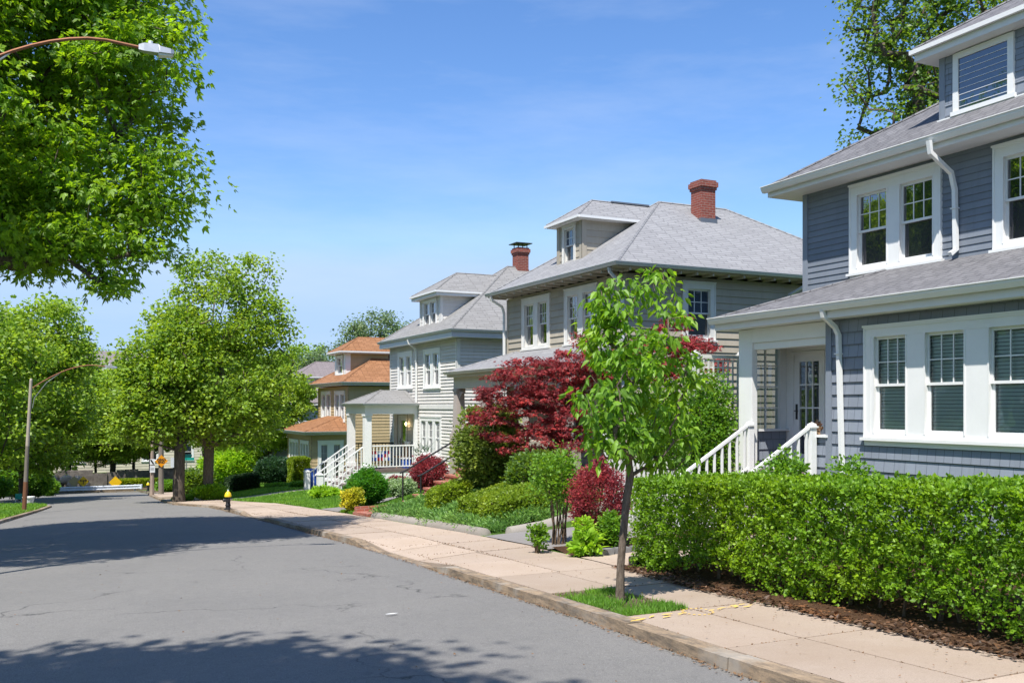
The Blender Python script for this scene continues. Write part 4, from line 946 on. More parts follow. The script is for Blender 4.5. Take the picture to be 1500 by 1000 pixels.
for (x, y) in ((11.13, 36.22), (11.13, 38.45), (11.13, 36.62)):
    b = MB(); b.box(x-.14, x+.14, y-.14, y+.14, -.67, 1.5) if y != 36.62 else None
    if y != 36.62:
        b.box(x-.17, x+.17, y-.17, y+.17, 1.42, 1.50); b.box(x-.17, x+.17, y-.17, y+.17, -.66, -.5); b.build('column', 'white', H)
b = MB(); b.box(X-.16, X-.03, 36.05, 36.22, -.67, 1.5); b.box(X-.16, X-.03, 38.6, 38.78, -.67, 1.5); b.each('pilaster', 'white', H)
b = MB(); b.box(10.95, X-.03, 36.0, 38.8, -.79, -.67); b.build('porch_floor', 'deck', H)
b = MB(); b.box(10.98, X-.03, 36.02, 36.06, -1.05, -.79); 
for k in range(24):
    x0_ = 11.0+k*.09-.4; 
    for sg in (1, -1):
        a = Vector((x0_ if sg > 0 else x0_+.8, 36.04+.01*sg, -1.85)); c = Vector((x0_+.8 if sg > 0 else x0_, 36.04+.01*sg, -1.05))
        if min(a.x, c.x) > 10.95 and max(a.x, c.x) < X: b.poly([a, a+Vector((.035, 0, 0)), c+Vector((.035, 0, 0)), c])
b.build('lattice_skirt', 'white', H)
rail(H, (11.3, 36.14, -.67), (13.05, 36.14, -.67), 13, top=.92, bal=.015, z_low=.1); rail(H, (11.13, 38.65, -.67), (13.05, 38.65, -.67), 13, top=.92, bal=.012, z_low=.1, mat='black', name='back_railing')
door(H, f, DR[0]+.03, DR[1]-.03, -.66, 1.34, 'white', (1, 1), 'glass_dark', 1, .08, 'white front door with a full glass panel')
b = MB()
for k in range(6): z = -.67-.19*(k+1); x = 10.95-.27*k; b.box(x-.29, x, 36.25, 38.45, z-.05, z); b.box(x-.02, x, 36.27, 38.43, z, z+.14, 1)
b.build('step', ['deck', 'white'], H)
zb = gz(9.3, 37)
for y in (36.35, 38.5): rail(H, (11.0, y, -.67), (9.36, y, -1.80), 11, top=.88, bal=.015, z_low=.1)
rail(H, (11.0, 37.4, -.67), (9.36, 37.4, -1.80), 11, top=.88, bal=.012, z_low=.1)
for y in (36.35, 38.5): b = MB(); post(b, 9.3, y, zb-.1, -.85, .10); b.build('newel_post', 'white', H)
b = MB(); b.lathe((X-.14, 37.15, 1.02), [(.02, 0), (.035, .03), (.035, .09), (.02, .12)], 8); o = b.build('porch_lamp', 'lamp_glow', H); o['label'] = 'lit yellow porch lamp'
# things on the porch
t = thing('flag_bunting', 'red white and blue bunting hung inside the white porch railing of the grey house', 'bunting', (11.6, 36.19, -.1))
b = MB()
for k in range(7):
    x = 11.32+k*.11; 
    for j, m in enumerate((0, 1, 2)): b.poly([(x, 36.20+.012*(k % 2), .05-.13*j), (x+.11, 36.20+.012*((k+1) % 2), .05-.13*j), (x+.11, 36.20+.012*((k+1) % 2), -.08-.13*j), (x, 36.20+.012*(k % 2), -.08-.13*j)], (m+k//2) % 3)
b.build('cloth', ['red', 'sign_white', 'blue'], t)
t = thing('porch_chair', 'tan wicker chair beside the door on the grey house porch', 'chair', (12.75, 37.0, -.67))
b = MB(); b.box(12.5, 13.0, 36.75, 37.25, -.27, -.2); b.build('seat', 'terracotta', t); b = MB(); b.box(12.95, 13.0, 36.75, 37.25, -.2, .3); b.build('backrest', 'terracotta', t)
for x in (12.53, 12.97):
    for y in (36.78, 37.22): b = MB(); b.box(x-.02, x+.02, y-.02, y+.02, -.67, -.27); b.build('leg', 'terracotta', t)
t = thing('storage_bin', 'blue plastic bin with a white lid by the porch pilaster of the grey house', 'bin', (12.8, 36.45, -.67))
b = MB(); b.hexa([Vector((12.68+dx, 36.33+dy, -.67)) for dx, dy in ((0,0),(.26,0),(.26,.22),(0,.22))], [Vector((12.65+dx, 36.3+dy, -.3)) for dx, dy in ((0,0),(.32,0),(.32,.28),(0,.28))]); b.build('body', 'blue', t); b = MB(); b.box(12.63, 12.99, 36.28, 36.6, -.3, -.26); b.build('lid', 'sign_white', t)
t = thing('recycling_bin', 'blue recycling cart behind the white newel posts of the grey house steps', 'bin', (9.65, 39.0, gz(9.65, 39.0)))
b = MB(); zq = gz(9.65, 39.0); b.hexa([Vector((9.45+dx, 38.8+dy, zq+.06)) for dx, dy in ((0,0),(.34,0),(.34,.4),(0,.4))], [Vector((9.40+dx, 38.75+dy, zq+.78)) for dx, dy in ((0,0),(.42,0),(.42,.5),(0,.5))]); b.build('body', 'blue', t); b = MB(); b.box(9.38, 9.84, 38.73, 39.27, zq+.78, zq+.83); b.build('lid', 'blue', t)
for y in (38.82, 39.18): b = MB(); b.tube([(9.75, y-.03, zq+.08), (9.75, y+.03, zq+.08)], .08, 12); b.build('wheel', 'black', t)
t = thing('hanging_planter', 'small white planter hanging beside the grey house front door', 'planter', (X-.2, 36.75, .2))
b = MB(); b.lathe((X-.2, 36.8, .18), [(.08, 0), (.15, .18), (.15, .2)], 12); b.build('pot', 'white', t); b = MB(); b.tube([(X-.2, 36.8, .38), (X-.2, 36.8, 1.5)], .006, 4); b.build('cord', 'black', t)

# ================================================================ ORANGE ROOFED HOUSE
X, Yn, Yf = 13.8, 48.2, 54.4; ez = 3.05; p = .58; z0 = -3.6
H = thing('tan_house', 'tan clapboard house with orange brown shingle roof and a sunroom at the front', 'house', (X, 51.3, gz(X, 51.3)))
f, s = front(X), side(Yn); fs, ss = front(11.9), side(Yn)
W1, W2 = (51.55, 53.6, 1.05, 2.62), (48.75, 50.75, 1.02, 2.6)
b = MB(); wall(b, f, Yn, Yf, z0, 2.85, [hole(*W1), hole(*W2)], .16, .022, 0, z0); wall(b, s, X, 22, z0, 2.85, [], .16, .022, 0, z0); shell(b, X, 22, Yn, Yf, z0, 2.85)
SW = [(48.7, 50.6, -1.6, .0), (51.0, 53.2, -1.6, .0)]; SS = (12.2, 13.55, -1.98, .04)
wall(b, fs, Yn, 53.7, z0, .38, [hole(*q) for q in SW], .16, .022, 0, z0); wall(b, ss, 11.9, X, z0, .38, [hole(*SS)], .16, .022, 0, z0); b.poly([(11.9, 53.7, z0), (X, 53.7, z0), (X, 53.7, .38), (11.9, 53.7, .38)])
b.build('wall', 'tan_clap', H)
for k, w_ in enumerate((W1, W2)): window(H, f, *w_, units=2, cw=.15, mull=.3, mun=(3, 2), blind='curtain', seed=k+30)
for k, w_ in enumerate(SW): window(H, fs, *w_, units=3, cw=.13, mull=.16, mun=(2, 2), blind='full', seed=k+33)
window(H, ss, *SS, units=2, cw=.16, mull=.3, mun=(3, 2), blind='full', seed=36)
rf, A_, B_ = hip(H, 13.35, 22.4, 47.75, 54.85, ez, p, 'roof_orange', 'gutter_grey', .16)
dormer(H, 14.2, 50.1, 52.15, 3.5, 4.78, .6, 13.35, ez, p, .35, 'roof_orange', 'tan_clap', 'white', .16, [(50.55, 51.7, 3.55, 4.55, 1)], .14, None, .3)
b = MB(); e0, e1 = Vector((11.4, 47.75, .52)), Vector((11.4, 54.15, .52)); t0, t1 = Vector((X, 49.9, 1.02)), Vector((X, 52.0, 1.02)); n0 = Vector((X, 47.75, .52)); n1 = Vector((X, 54.15, .52))
ap0, ap1 = Vector((X, 49.6, 1.28)), Vector((X, 52.3, 1.28)); b.poly([e1, e0, ap0, ap1]); b.poly([e0, n0, ap0]); b.poly([n1, e1, ap1]); b.tube([e0, ap0], .03, 4)
for P, Q in ((e0, e1), (n0, e0)): b.poly([P, Q, Q-Vector((0, 0, .05)), P-Vector((0, 0, .05))])
sr = b.build('sunroom_roof', 'roof_orange', H); b = MB(); b.box(11.43, X-.03, 47.78, 54.1, .36, .46); b.build('soffit', 'gutter_grey', sr)
gutter(H, 13.35, 47.75, 54.85, 22.4, ez+.01, 'gutter_grey', .09, .09); gutter(H, 11.4, 47.75, 54.15, X, .53, 'gutter_grey', .09, .09)

# ================================================================ WHITE HOUSE
X, Yn, Yf = 14.0, 59.4, 66.0; ez = 2.05; p = .6; z0 = -4.6
H = thing('white_house', 'white and pale green house with brownish grey roofs, farthest in the row behind the trees', 'house', (X, 62.5, gz(X, 62.5)))
f, s = front(X), side(Yn); fs, ss = front(11.76), side(Yn)
W1, W2 = (60.2, 61.6, -.0, 1.35), (63, 64.5, -.0, 1.35)
b = MB(); wall(b, f, Yn, Yf, z0, 1.85, [hole(*W1), hole(*W2)], .2, .02, 0, z0); wall(b, s, X, 22, z0, 1.85, [], .2, .02, 0, z0); shell(b, X, 22, Yn, Yf, z0, 1.85)
wall(b, fs, Yn, 65, z0, -.85, [hole(60.3, 63, -2.9, -1.5)], .2, .02, 0, z0); wall(b, ss, 11.76, X, z0, -.85, [hole(12.7, 13.8, -3.2, -1.75)], .2, .02, 0, z0); b.build('wall', 'white_clap', H)
window(H, f, *W1, units=2, cw=.12, blind='grey', seed=40); window(H, f, *W2, units=2, cw=.12, blind='grey', seed=41); window(H, fs, 60.3, 63, -2.9, -1.5, units=3, cw=.12, blind='grey', seed=42); window(H, ss, 12.7, 13.8, -3.2, -1.75, units=1, cw=.12, blind='grey', seed=43)
hip(H, 13.6, 22.4, 59.0, 66.4, ez, p, 'roof_brown', 'white', .18)
dormer(H, 14.3, 60.9, 63.6, 2.3, 3.72, .6, 13.6, ez, p, .35, 'roof_brown', 'white_clap', 'white', .2, [(61.5, 63.0, 2.5, 3.5, 2)], .14)
b = MB(); e0, e1 = Vector((11.4, 59.0, -.68)), Vector((11.4, 65.4, -.68)); ap0, ap1 = Vector((X, 60.9, .05)), Vector((X, 63.4, .05)); n0 = Vector((X, 59.0, -.68)); b.poly([e1, e0, ap0, ap1]); b.poly([e0, n0, ap0]); b.poly([e1, ap1, (X, 65.4, -.68)])
for P, Q in ((e0, e1), (n0, e0)): b.poly([P, Q, Q-Vector((0, 0, .15)), P-Vector((0, 0, .15))], 1)
b.build('sunroom_roof', ['roof_brown', 'white'], H)
spout(H, [(X-.3, 59.6, 1.9), (X-.06, 59.6, 1.6), (X-.06, 59.6, -.4)])

# ================================================================ CREAM BUILDING beyond the end of the street
H = thing('cream_building', 'cream three storey apartment house half hidden by trees beyond the guard rail', 'apartment house', (7.5, 97, prof(97)))
zc = prof(97); f = front(0); fb = Fr((0, 94, 0), (1, 0, 0), (0, -1, 0)); b = MB(); hs = []
for k in range(7):
    for j in range(3): hs.append((-5+k*3.1, -5+k*3.1+1.5, zc+.9+j*2.9, zc+2.6+j*2.9))
wall(b, fb, -7, 17, zc-.3, zc+9.3, [hole(*h_) for h_ in hs], .25, .02, 0, zc-.3)
b.box(-7, 17, 94.5, 104, zc-.3, zc+.01); b.poly([(-7, 94, zc-.3), (-7, 104, zc-.3), (-7, 104, zc+9.3), (-7, 94, zc+9.3)]); b.poly([(17, 94, zc-.3), (17, 104, zc-.3), (17, 104, zc+9.3), (17, 94, zc+9.3)]); b.poly([(-7, 104, zc-.3), (17, 104, zc-.3), (17, 104, zc+9.3), (-7, 104, zc+9.3)])
b.build('wall', 'cream_clap', H)
for i, h_ in enumerate(hs): window(H, fb, *h_, units=1, cw=.16, blind='grey', glassm='glass_dark', lowglass='glass_dark', mun=None, seed=i)
hip(H, -7.5, 17.5, 93.4, 104.6, zc+9.5, .3, 'roof_brown', 'white', .3)
# ================================================================ STREET FURNITURE
def lamp(x, y, label, h=5.7, lean=.12, az=0.0, arm=2.75, grp='street lamps with curved arms'):
    z = gz(x, y); t = thing('street_lamp', label, 'street lamp', (x, y, z), grp)
    b = MB(); b.tube([(x-.0, y, z-.1), (x+lean*.25, y, z+1.2)], [.085, .08], 10); o = b.build('pole_base', 'rust', t, True)
    b = MB(); b.tube([(x+lean*.25, y, z+1.2), (x+lean*.5, y, z+2.6)], [.078, .07], 10); b.build('pole_foot', 'wood_pole', t, True)
    b = MB(); b.tube([(x+lean*.5, y, z+2.6), (x+lean, y, z+h-.55)], [.07, .055], 10); b.lathe((x+lean, y, z+h-.55), [(.055, 0), (.035, .05), (.01, .07)], 10); b.build('pole', 'concrete_pole', t, True)
    d = Vector((math.cos(az), math.sin(az), 0)); P0 = Vector((x+lean, y, z+h-.9)); pts = []
    for k in range(13): u = k/12; pts.append(P0+d*arm*(u**1.05)+Vector((0, 0, .98*math.sin(min(1, u*1.18)*PI/2)-.06*max(0, u-.8)*5)))
    b = MB(); b.tube(pts, .023, 8); b.build('arm', 'rust', t, True)
    b = MB(); q = [P0+Vector((0, 0, -.75))+d*.05, P0+Vector((0, 0, -.35))+d*.12, P0+Vector((0, 0, .25))+d*.55, pts[5]]; b.tube(q, .014, 6); b.build('brace', 'alu', t, True)
    e = pts[-1]; b = MB(); s_ = Vector((-d.y, d.x, 0))
    def sec(u, w, hh, dz): c = e+d*u+Vector((0, 0, dz)); return [c-s_*w-Vector((0, 0, hh)), c+s_*w-Vector((0, 0, hh)), c+s_*w*.8+Vector((0, 0, hh)), c-s_*w*.8+Vector((0, 0, hh))]
    S_ = [sec(-.05, .045, .035, 0), sec(.02, .06, .055, .005), sec(.2, .075, .06, 0), sec(.22, .085, .045, -.008), sec(.36, .08, .035, -.02), sec(.40, .06, .025, -.02)]
    for A, B_ in zip(S_, S_[1:]):
        for k in range(4): j = (k+1) % 4; b.poly([A[k], A[j], B_[j], B_[k]])
    b.poly(S_[0][::-1]); b.poly(S_[-1]); l = b.build('lamp_head', 'alu', t)
    b = MB(); b.lathe(tuple(e+d*.1+Vector((0, 0, .055))), [(.03, 0), (.03, .05), (.02, .055)], 8); b.build('photocell', 'sign_white', l)
    b = MB(); b.hexa([e+d*.20+s_*.06+Vector((0,0,-.085)), e+d*.38+s_*.05+Vector((0,0,-.075)), e+d*.38-s_*.05+Vector((0,0,-.075)), e+d*.20-s_*.06+Vector((0,0,-.085))], [e+d*.20+s_*.06+Vector((0,0,-.05)), e+d*.38+s_*.05+Vector((0,0,-.05)), e+d*.38-s_*.05+Vector((0,0,-.05)), e+d*.20-s_*.06+Vector((0,0,-.05))]); b.build('lens', 'sign_white', l)
    return t
q = gpt(35, 750, .12)
lp = lamp(q.x, q.y, 'leaning street lamp on the grass corner at the left, rusty foot and long curved arm', (q.y*0+5.75)*1.0, -.02+.27, R(-6), 2.75); lp.scale = (.81, .81, .81)
# the nearer lamp of the same kind: its pole stands just out of the photo, its head hangs over the street
hd = at(222, 74, 13.0); x0_, y0_ = hd.x-3.0, hd.y+.3
lamp(x0_+.13, y0_-.05, 'near street lamp, grey head hanging in front of the big top left maple', (hd.z-.02-gz(x0_, y0_)), .15, R(-6), 2.62)
def hydrant(x, y, label, cap='yellow'):
    z = gz(x, y) if x > xr(y) else prof(y)+.13; t = thing('fire_hydrant', label, 'fire hydrant', (x, y, z), 'yellow capped fire hydrants'); k_ = .82; nb = len(t.children)
    b = MB(); b.lathe((x, y, z), [(.15, 0), (.15, .03), (.09, .05), (.085, .12), (.10, .14), (.10, .17), (.08, .2), (.085, .44), (.11, .47)], 16); b.build('barrel', 'black', t, True)
    b = MB(); b.lathe((x, y, z+.47), [(.13, 0), (.13, .03), (.115, .09), (.085, .15), (.05, .18), (.03, .2)], 16); b.build('bonnet', cap, t, True)
    b = MB(); b.lathe((x, y, z+.66), [(.028, 0), (.025, .06), (.01, .07)], 5); b.build('nut', 'sign_white', t)
    for d in ((-1, 0), (0, -1), (0, 1)):
        b = MB(); D = Vector((d[0], d[1], 0)); c = Vector((x, y, z+.34)); b.tube([c+D*.06, c+D*.15, c+D*.15, c+D*.17], [.055, .055, .068, .06], 10); b.tube([c+D*.17, c+D*.2], .018, 5); b.build('outlet', 'black', t)
    t.scale = (k_, k_, k_)
q = gpt(328, 746, .13); hydrant(q.x+.12, q.y, 'black fire hydrant with yellow top at the kerb beside the clipped dark hedge')
hydrant(5.62, 66.2, 'distant yellow topped fire hydrant at the right end of the guard rail')
# guard rail
z = prof(73); t = thing('guard_rail', 'long galvanised guard rail across the end of the street', 'guard rail', (2.5, 72.6, z), None)
b = MB(); P_ = [(-.0, .30), (.06, .33), (.06, .38), (0, .42), (0, .48), (.06, .52), (.06, .57), (0, .60)]
for (a, c), (d, e) in zip(P_, P_[1:]): b.poly([(-9, 72.6-a, z-.1+c), (5.7, 72.6-a, z-.1+c), (5.7, 72.6-d, z-.1+e), (-9, 72.6-d, z-.1+e)])
b.build('beam', 'steel', t); b = MB()
for k in range(8): pass
b.tube([(5.7, 72.58, z+.2), (5.7, 72.58, z+.5)], .09, 10); b.box(5.5, 5.78, 72.56, 72.6, z+.18, z+.52); b.build('end_cap', 'steel', t)
for x in (-8.5, -6.6, -4.7, -2.8, -.9, 1.0, 3.1, 5.3): b = MB(); b.box(x-.07, x+.07, 72.64, 72.8, z-.1, z+.51); b.build('post', 'steel' if x > 5 else 'wood_pole', t)
def diamond(px, py, X_, Y_, w, mat, label, txt=None, polez=None, pm='alu', facing=(0, -1)):
    zc_ = zon(py, X_, Y_); zg = prof(Y_)+.08; t = thing('road_sign', label, 'road sign', (X_, Y_, zg), 'yellow diamond road signs')
    b = MB(); b.box(X_-.025, X_+.025, Y_+.02, Y_+.06, zg-.1, zc_+w*.5); b.build('post', pm, t)
    b = MB(); h = w*.7071; n = 4; r = .0
    for yy_, rev in ((Y_, False), (Y_+.006, True)):
        q = [(X_, yy_, zc_-h), (X_+h, yy_, zc_), (X_, yy_, zc_+h), (X_-h, yy_, zc_)]; b.poly(q if not rev else q[::-1])
    for k in range(4):
        q = [(X_, zc_-h), (X_+h, zc_), (X_, zc_+h), (X_-h, zc_)]; a, c = q[k], q[(k+1) % 4]; b.poly([(a[0], Y_, a[1]), (c[0], Y_, c[1]), (c[0], Y_+.006, c[1]), (a[0], Y_+.006, a[1])])
    s_ = b.build('sign_plate', mat, t)
    if txt: text(txt, (X_, Y_-.006, zc_), .16, s_, 'black', t)
    return t, zc_
def text(s, loc, size, plate, mat, root, rz=0):
    cu = bpy.data.curves.new('lettering', 'FONT'); cu.body = s; cu.align_x = 'CENTER'; cu.align_y = 'CENTER'; cu.size = size; cu.extrude = .002; cu.space_line = .85; cu.materials.append(M[mat]); cu.offset = .006
    o = bpy.data.objects.new('lettering', cu); C.objects.link(o); o.parent = plate; w = Vector(world(plate)); o.location = Vector(loc)-w; o.rotation_euler = (PI/2, 0, rz)
    bpy.context.view_layer.update(); me = bpy.data.meshes.new_from_object(o.evaluated_get(bpy.context.evaluated_depsgraph_get())); bpy.data.objects.remove(o)
    o = bpy.data.objects.new('lettering', me); C.objects.link(o); o.parent = plate; o.location = Vector(loc)-w; o.rotation_euler = (PI/2, 0, rz); return o
Yq = 73.1
diamond(169, 706, xon(169, Yq), Yq, .62, 'sign_yellow', 'plain yellow diamond sign behind the right part of the guard rail', None)
t, zc_ = diamond(122, 705, xon(122, Yq), Yq, .54, 'sign_yellow', 'yellow diamond sign with a dark arrow symbol, left of the plain one', None)
b = MB(); xx = xon(122, Yq); b.box(xx-.03, xx+.03, Yq-.008, Yq-.003, zc_-.18, zc_+.04); b.box(xx-.16, xx+.16, Yq-.008, Yq-.003, zc_+.04, zc_+.10); b.poly([(xx-.25, Yq-.006, zc_+.07), (xx-.14, Yq-.006, zc_-.02), (xx-.14, Yq-.006, zc_+.16)]); b.poly([(xx+.25, Yq-.006, zc_+.07), (xx+.14, Yq-.006, zc_-.02), (xx+.14, Yq-.006, zc_+.16)]); b.build('symbol', 'black', [c for c in t.children if c.name.startswith('sign_plate')][0])
diamond(109, 705, xon(109, Yq-.3), Yq+.3, .56, 'sign_back', 'weathered tan diamond sign, leftmost of those behind the guard rail', None)
# wooden pole with the orange sign, street name sign, white regulation sign
X_, Y_ = xon(236, 49.5), 49.5; zg = prof(Y_)+.12
t = thing('utility_pole', 'grey wooden pole behind the orange sign at the far right corner', 'utility pole', (X_, Y_, zg)); b = MB(); b.tube([(X_, Y_, zg-.2), (X_, Y_, zg+7.5)], [.13, .10], 10); b.build('shaft', 'wood_pole', t, True)
t = thing('warning_sign', 'orange diamond sign with two lines of black lettering fixed to the wooden pole', 'road sign', (X_, Y_-.16, zon(675, X_, Y_)-.3))
zc_ = zon(675, X_, Y_-.15); b = MB(); h = .30; Yp = Y_-.16
b.hexa([Vector((X_, Yp, zc_-h)), Vector((X_+h, Yp, zc_)), Vector((X_, Yp, zc_+h)), Vector((X_-h, Yp, zc_))], [Vector((X_, Yp+.01, zc_-h)), Vector((X_+h, Yp+.01, zc_)), Vector((X_, Yp+.01, zc_+h)), Vector((X_-h, Yp+.01, zc_))]); pl_ = b.build('sign_plate', 'sign_orange', t)
text('DEAD\nEND', (X_, Yp-.003, zc_), .15, pl_, 'black', t)
b = MB(); b.box(X_-.02, X_+.02, Yp+.01, Yp+.06, zc_-.2, zc_+.2); b.build('bracket', 'alu', t)
X_, Y_ = xon(222.5, 47.5), 47.5; zg = prof(Y_)+.12
t = thing('street_sign_post', 'tan wooden post carrying two small white signs at the far corner', 'sign post', (X_, Y_, zg)); b = MB(); b.tube([(X_, Y_, zg-.1), (X_+.03, Y_, zg+2.9)], [.10, .07], 8); b.build('post', 'pole', t, True)
for py, hh, ww in ((686.5, .32, .2), (676, .26, .2)):
    zc_ = zon(py, X_, Y_); b = MB(); b.box(X_-ww*.5, X_+ww*.5+.02, Y_-.13, Y_-.12, zc_-hh*.5, zc_+hh*.5); o = b.build('sign_plate', 'sign_white', t)
    b = MB()
    if hh > .3: b.lathe((X_, Y_-.131, zc_), [(.001, 0)]*2, 3) if False else [b.box(X_-.06+.05*k, X_-.04+.05*k, Y_-.134, Y_-.131, zc_-.06, zc_+.06) for k in range(3)]
    else: b.poly([(X_-.1, Y_-.134, zc_+.1), (X_-.02, Y_-.134, zc_+.1), (X_+.1, Y_-.134, zc_-.1), (X_+.02, Y_-.134, zc_-.1)])
    b.build('marking', 'black', o)
X_, Y_ = xon(273, 45.5), 45.5; zg = gz(X_, Y_)
t = thing('street_name_sign', 'green street name blades on a thin post between the two big trees', 'street sign', (X_, Y_, zg)); b = MB(); b.tube([(X_, Y_, zg-.1), (X_, Y_, zon(672, X_, Y_)-.06)], .03, 8); b.build('post', 'alu', t)
zc_ = zon(672, X_, Y_)
for k, a in enumerate((R(-12), R(40))):
    b = MB(); d = Vector((math.cos(a), math.sin(a), 0)); n_ = Vector((-d.y, d.x, 0))*.006; c = Vector((X_, Y_, zc_+(.0 if k == 0 else .14))); q = [c-d*.34-Vector((0,0,.065)), c+d*.34-Vector((0,0,.065)), c+d*.34+Vector((0,0,.065)), c-d*.34+Vector((0,0,.065))]
    b.hexa([v-n_ for v in q], [v+n_ for v in q]); pq = b.build('name_blade', 'sign_green', t)
X_, Y_ = xon(254, 44.2), 44.2; zg = gz(X_, Y_); t = thing('parking_sign', 'thin dark post with a small grey green sign beside the left big trunk', 'road sign', (X_, Y_, zg)); b = MB(); b.tube([(X_, Y_, zg-.1), (X_, Y_, zon(672, X_, Y_)+.05)], .03, 6); b.build('post', 'black', t)
b = MB(); zc_ = zon(677, X_, Y_); b.box(X_-.12, X_+.12, Y_-.05, Y_-.04, zc_-.22, zc_+.22); b.build('sign_plate', 'steel', t)
# brick steps, landing and hand rails in front of the beige house
t = thing('brick_steps', 'red brick walk and flight of steps climbing to the beige house', 'steps', (8.0, 23.1, gz(8.0, 23.1)))
b = MB(); xs = xr(23)+sw(23); z_ = prof(23.1)+.13
b.hexa([Vector((x, y, prof(y)-.1)) for x, y in ((xs, 22.5), (9.3, 22.5), (9.3, 23.8), (xs, 23.8))], [Vector((x, y, prof(y)+.2)) for x, y in ((xs, 22.5), (9.3, 22.5), (9.3, 23.8), (xs, 23.8))])
b.build('landing', 'step_brick', t); b = MB(); b.hexa([Vector((x, y, prof(y)-.1)) for x, y in ((xs+.1, 23.8), (9.3, 23.8), (9.3, 24.0), (xs+.1, 24.0))], [Vector((x, y, prof(y)+.32)) for x, y in ((xs+.1, 23.8), (9.3, 23.8), (9.3, 24.0), (xs+.1, 24.0))]); b.build('side_wall', 'step_brick', t)
for k in range(7):
    b = MB(); x = 8.25+k*.30; z1_ = z_+.09+.165*(k+1); b.box(x, x+.62, 22.5, 23.75, z1_-.165, z1_-.05); b.box(x-.025, x+.62, 22.48, 23.77, z1_-.05, z1_)
    b.build('step', 'step_brick', t)
for y in (22.45, 23.8):
    h = thing('hand_rail', 'black metal hand rail on the %s side of the brick steps' % ('near' if y < 23 else 'far'), 'hand rail', (8.3, y, z_+.1), 'hand rails of the brick steps')
    b = MB(); b.tube([(8.28, y, z_+.02), (8.28, y, z_+1.0)], .022, 8); b.lathe((8.28, y, z_+.05), [(.05, 0), (.05, .02), (.02, .03)], 8); b.build('post', 'black', h)
    b = MB(); b.tube([(8.2, y, z_+.98), (8.32, y, z_+1.02), (10.2, y, z_+2.05)], .024, 8); b.build('rail', 'black', h)
# rounded concrete kerb round the juniper bank
def rkerb(name, pts, label):
    b = MB(); r_ = .13; sec = [(r_*math.cos(a), r_*math.sin(a)*1.25) for a in [PI*k/8 for k in range(9)]]
    P_ = [Vector(p) for p in pts]; rings = []
    for i, p in enumerate(P_):
        d = (P_[min(i+1, len(P_)-1)]-P_[max(i-1, 0)]); d.z = 0; d.normalize(); s_ = Vector((-d.y, d.x, 0)); e_ = .35 if i in (0, len(P_)-1) else 1
        rings.append([p+s_*c*e_+Vector((0, 0, q*e_-.04)) for c, q in sec])
    for A, B_ in zip(rings, rings[1:]):
        for k in range(8): b.poly([A[k], A[k+1], B_[k+1], B_[k]])
    b.poly(rings[0][::-1]); b.poly(rings[-1]); o = b.build(name, 'cement', None, True); tag(o, label, 'kerb stone')
e_ = lambda y: xr(y)+sw(y)+.12
zk = lambda x, y: prof(y)+.13
seg = [(e_(y), y) for y in (15.45, 15.5, 16.2, 17.2, 18.4, 18.45)]; rkerb('garden_kerb', [(x, y, zk(x, y)) for x, y in seg], 'rounded concrete kerb along the green bank, nearest length by the sidewalk')
seg = [(e_(y)+.03, y) for y in (18.5, 18.55, 20, 21, 22.35, 22.4)]; rkerb('garden_kerb', [(x, y, zk(x, y)) for x, y in seg], 'rounded concrete kerb length next to the brick landing')
seg = [(7.25, 15.3), (7.3, 15.3), (8.0, 15.38), (9.0, 15.6), (10.2, 16.0), (10.25, 16.02)]; rkerb('garden_kerb', [(x, y, gz(x, y)) for x, y in seg], 'rounded concrete kerb along the driveway edge below the green bank')
t = thing('granite_edging', 'row of small grey granite blocks beside the hosta and mulch bed', 'edging', (7.4, 11.1, gz(7.4, 11.1)))
rnd = random.Random(9)
for k in range(8):
    x = 6.62+k*.27; b = MB(); z = gz(x, 11.1)+rnd.uniform(-.01, .01); b.box(x, x+.25, 11.06+rnd.uniform(-.01, .01), 11.18, z-.05, z+.1); b.build('block', 'granite', t, bevel=.012)
t = thing('timber_edging', 'dark block at the foot of the hedge end', 'edging', (6.6, 9.86, gz(6.6, 9.86))); b = MB(); b.box(6.35, 6.95, 9.80, 9.92, prof(9.8)+.05, prof(9.8)+.25); b.build('block', 'black', t, bevel=.01)
# stone wall & board fence at the end of the street
t = thing('stone_wall', 'low brown stone wall behind the guard rail', 'wall', (4, 77, prof(77))); b = MB(); rnd = random.Random(5); x = -14
while x < 24:
    w = rnd.uniform(.6, 1.6); h = rnd.uniform(1.0, 1.35); b.box(x, x+w-.01, 77+rnd.uniform(-.1, .1), 77.6, prof(77)-.2, prof(77)+h); x += w
b.build('stonework', 'stone_wall', t)
t = thing('boulder', 'pile of pale boulders behind the left half of the guard rail', 'boulders', (xon(98, 75), 75.3, prof(75)))
import bmesh
for k in range(7):
    bm = bmesh.new(); bmesh.ops.create_icosphere(bm, subdivisions=2, radius=.34+.12*rnd.random())
    for v in bm.verts: v.co *= 1+.25*math.sin(v.co.x*5+k)*math.cos(v.co.y*6+k); v.co.z *= .8; v.co += Vector((k*.42-1.4, rnd.uniform(-.2, .2)*0+.2*math.sin(k), .45+.35*(k % 2)))
    me = bpy.data.meshes.new('rock'); bm.to_mesh(me); bm.free(); me.materials.append(M['sidewalk']); o = bpy.data.objects.new('rock', me); C.objects.link(o); o.parent = t
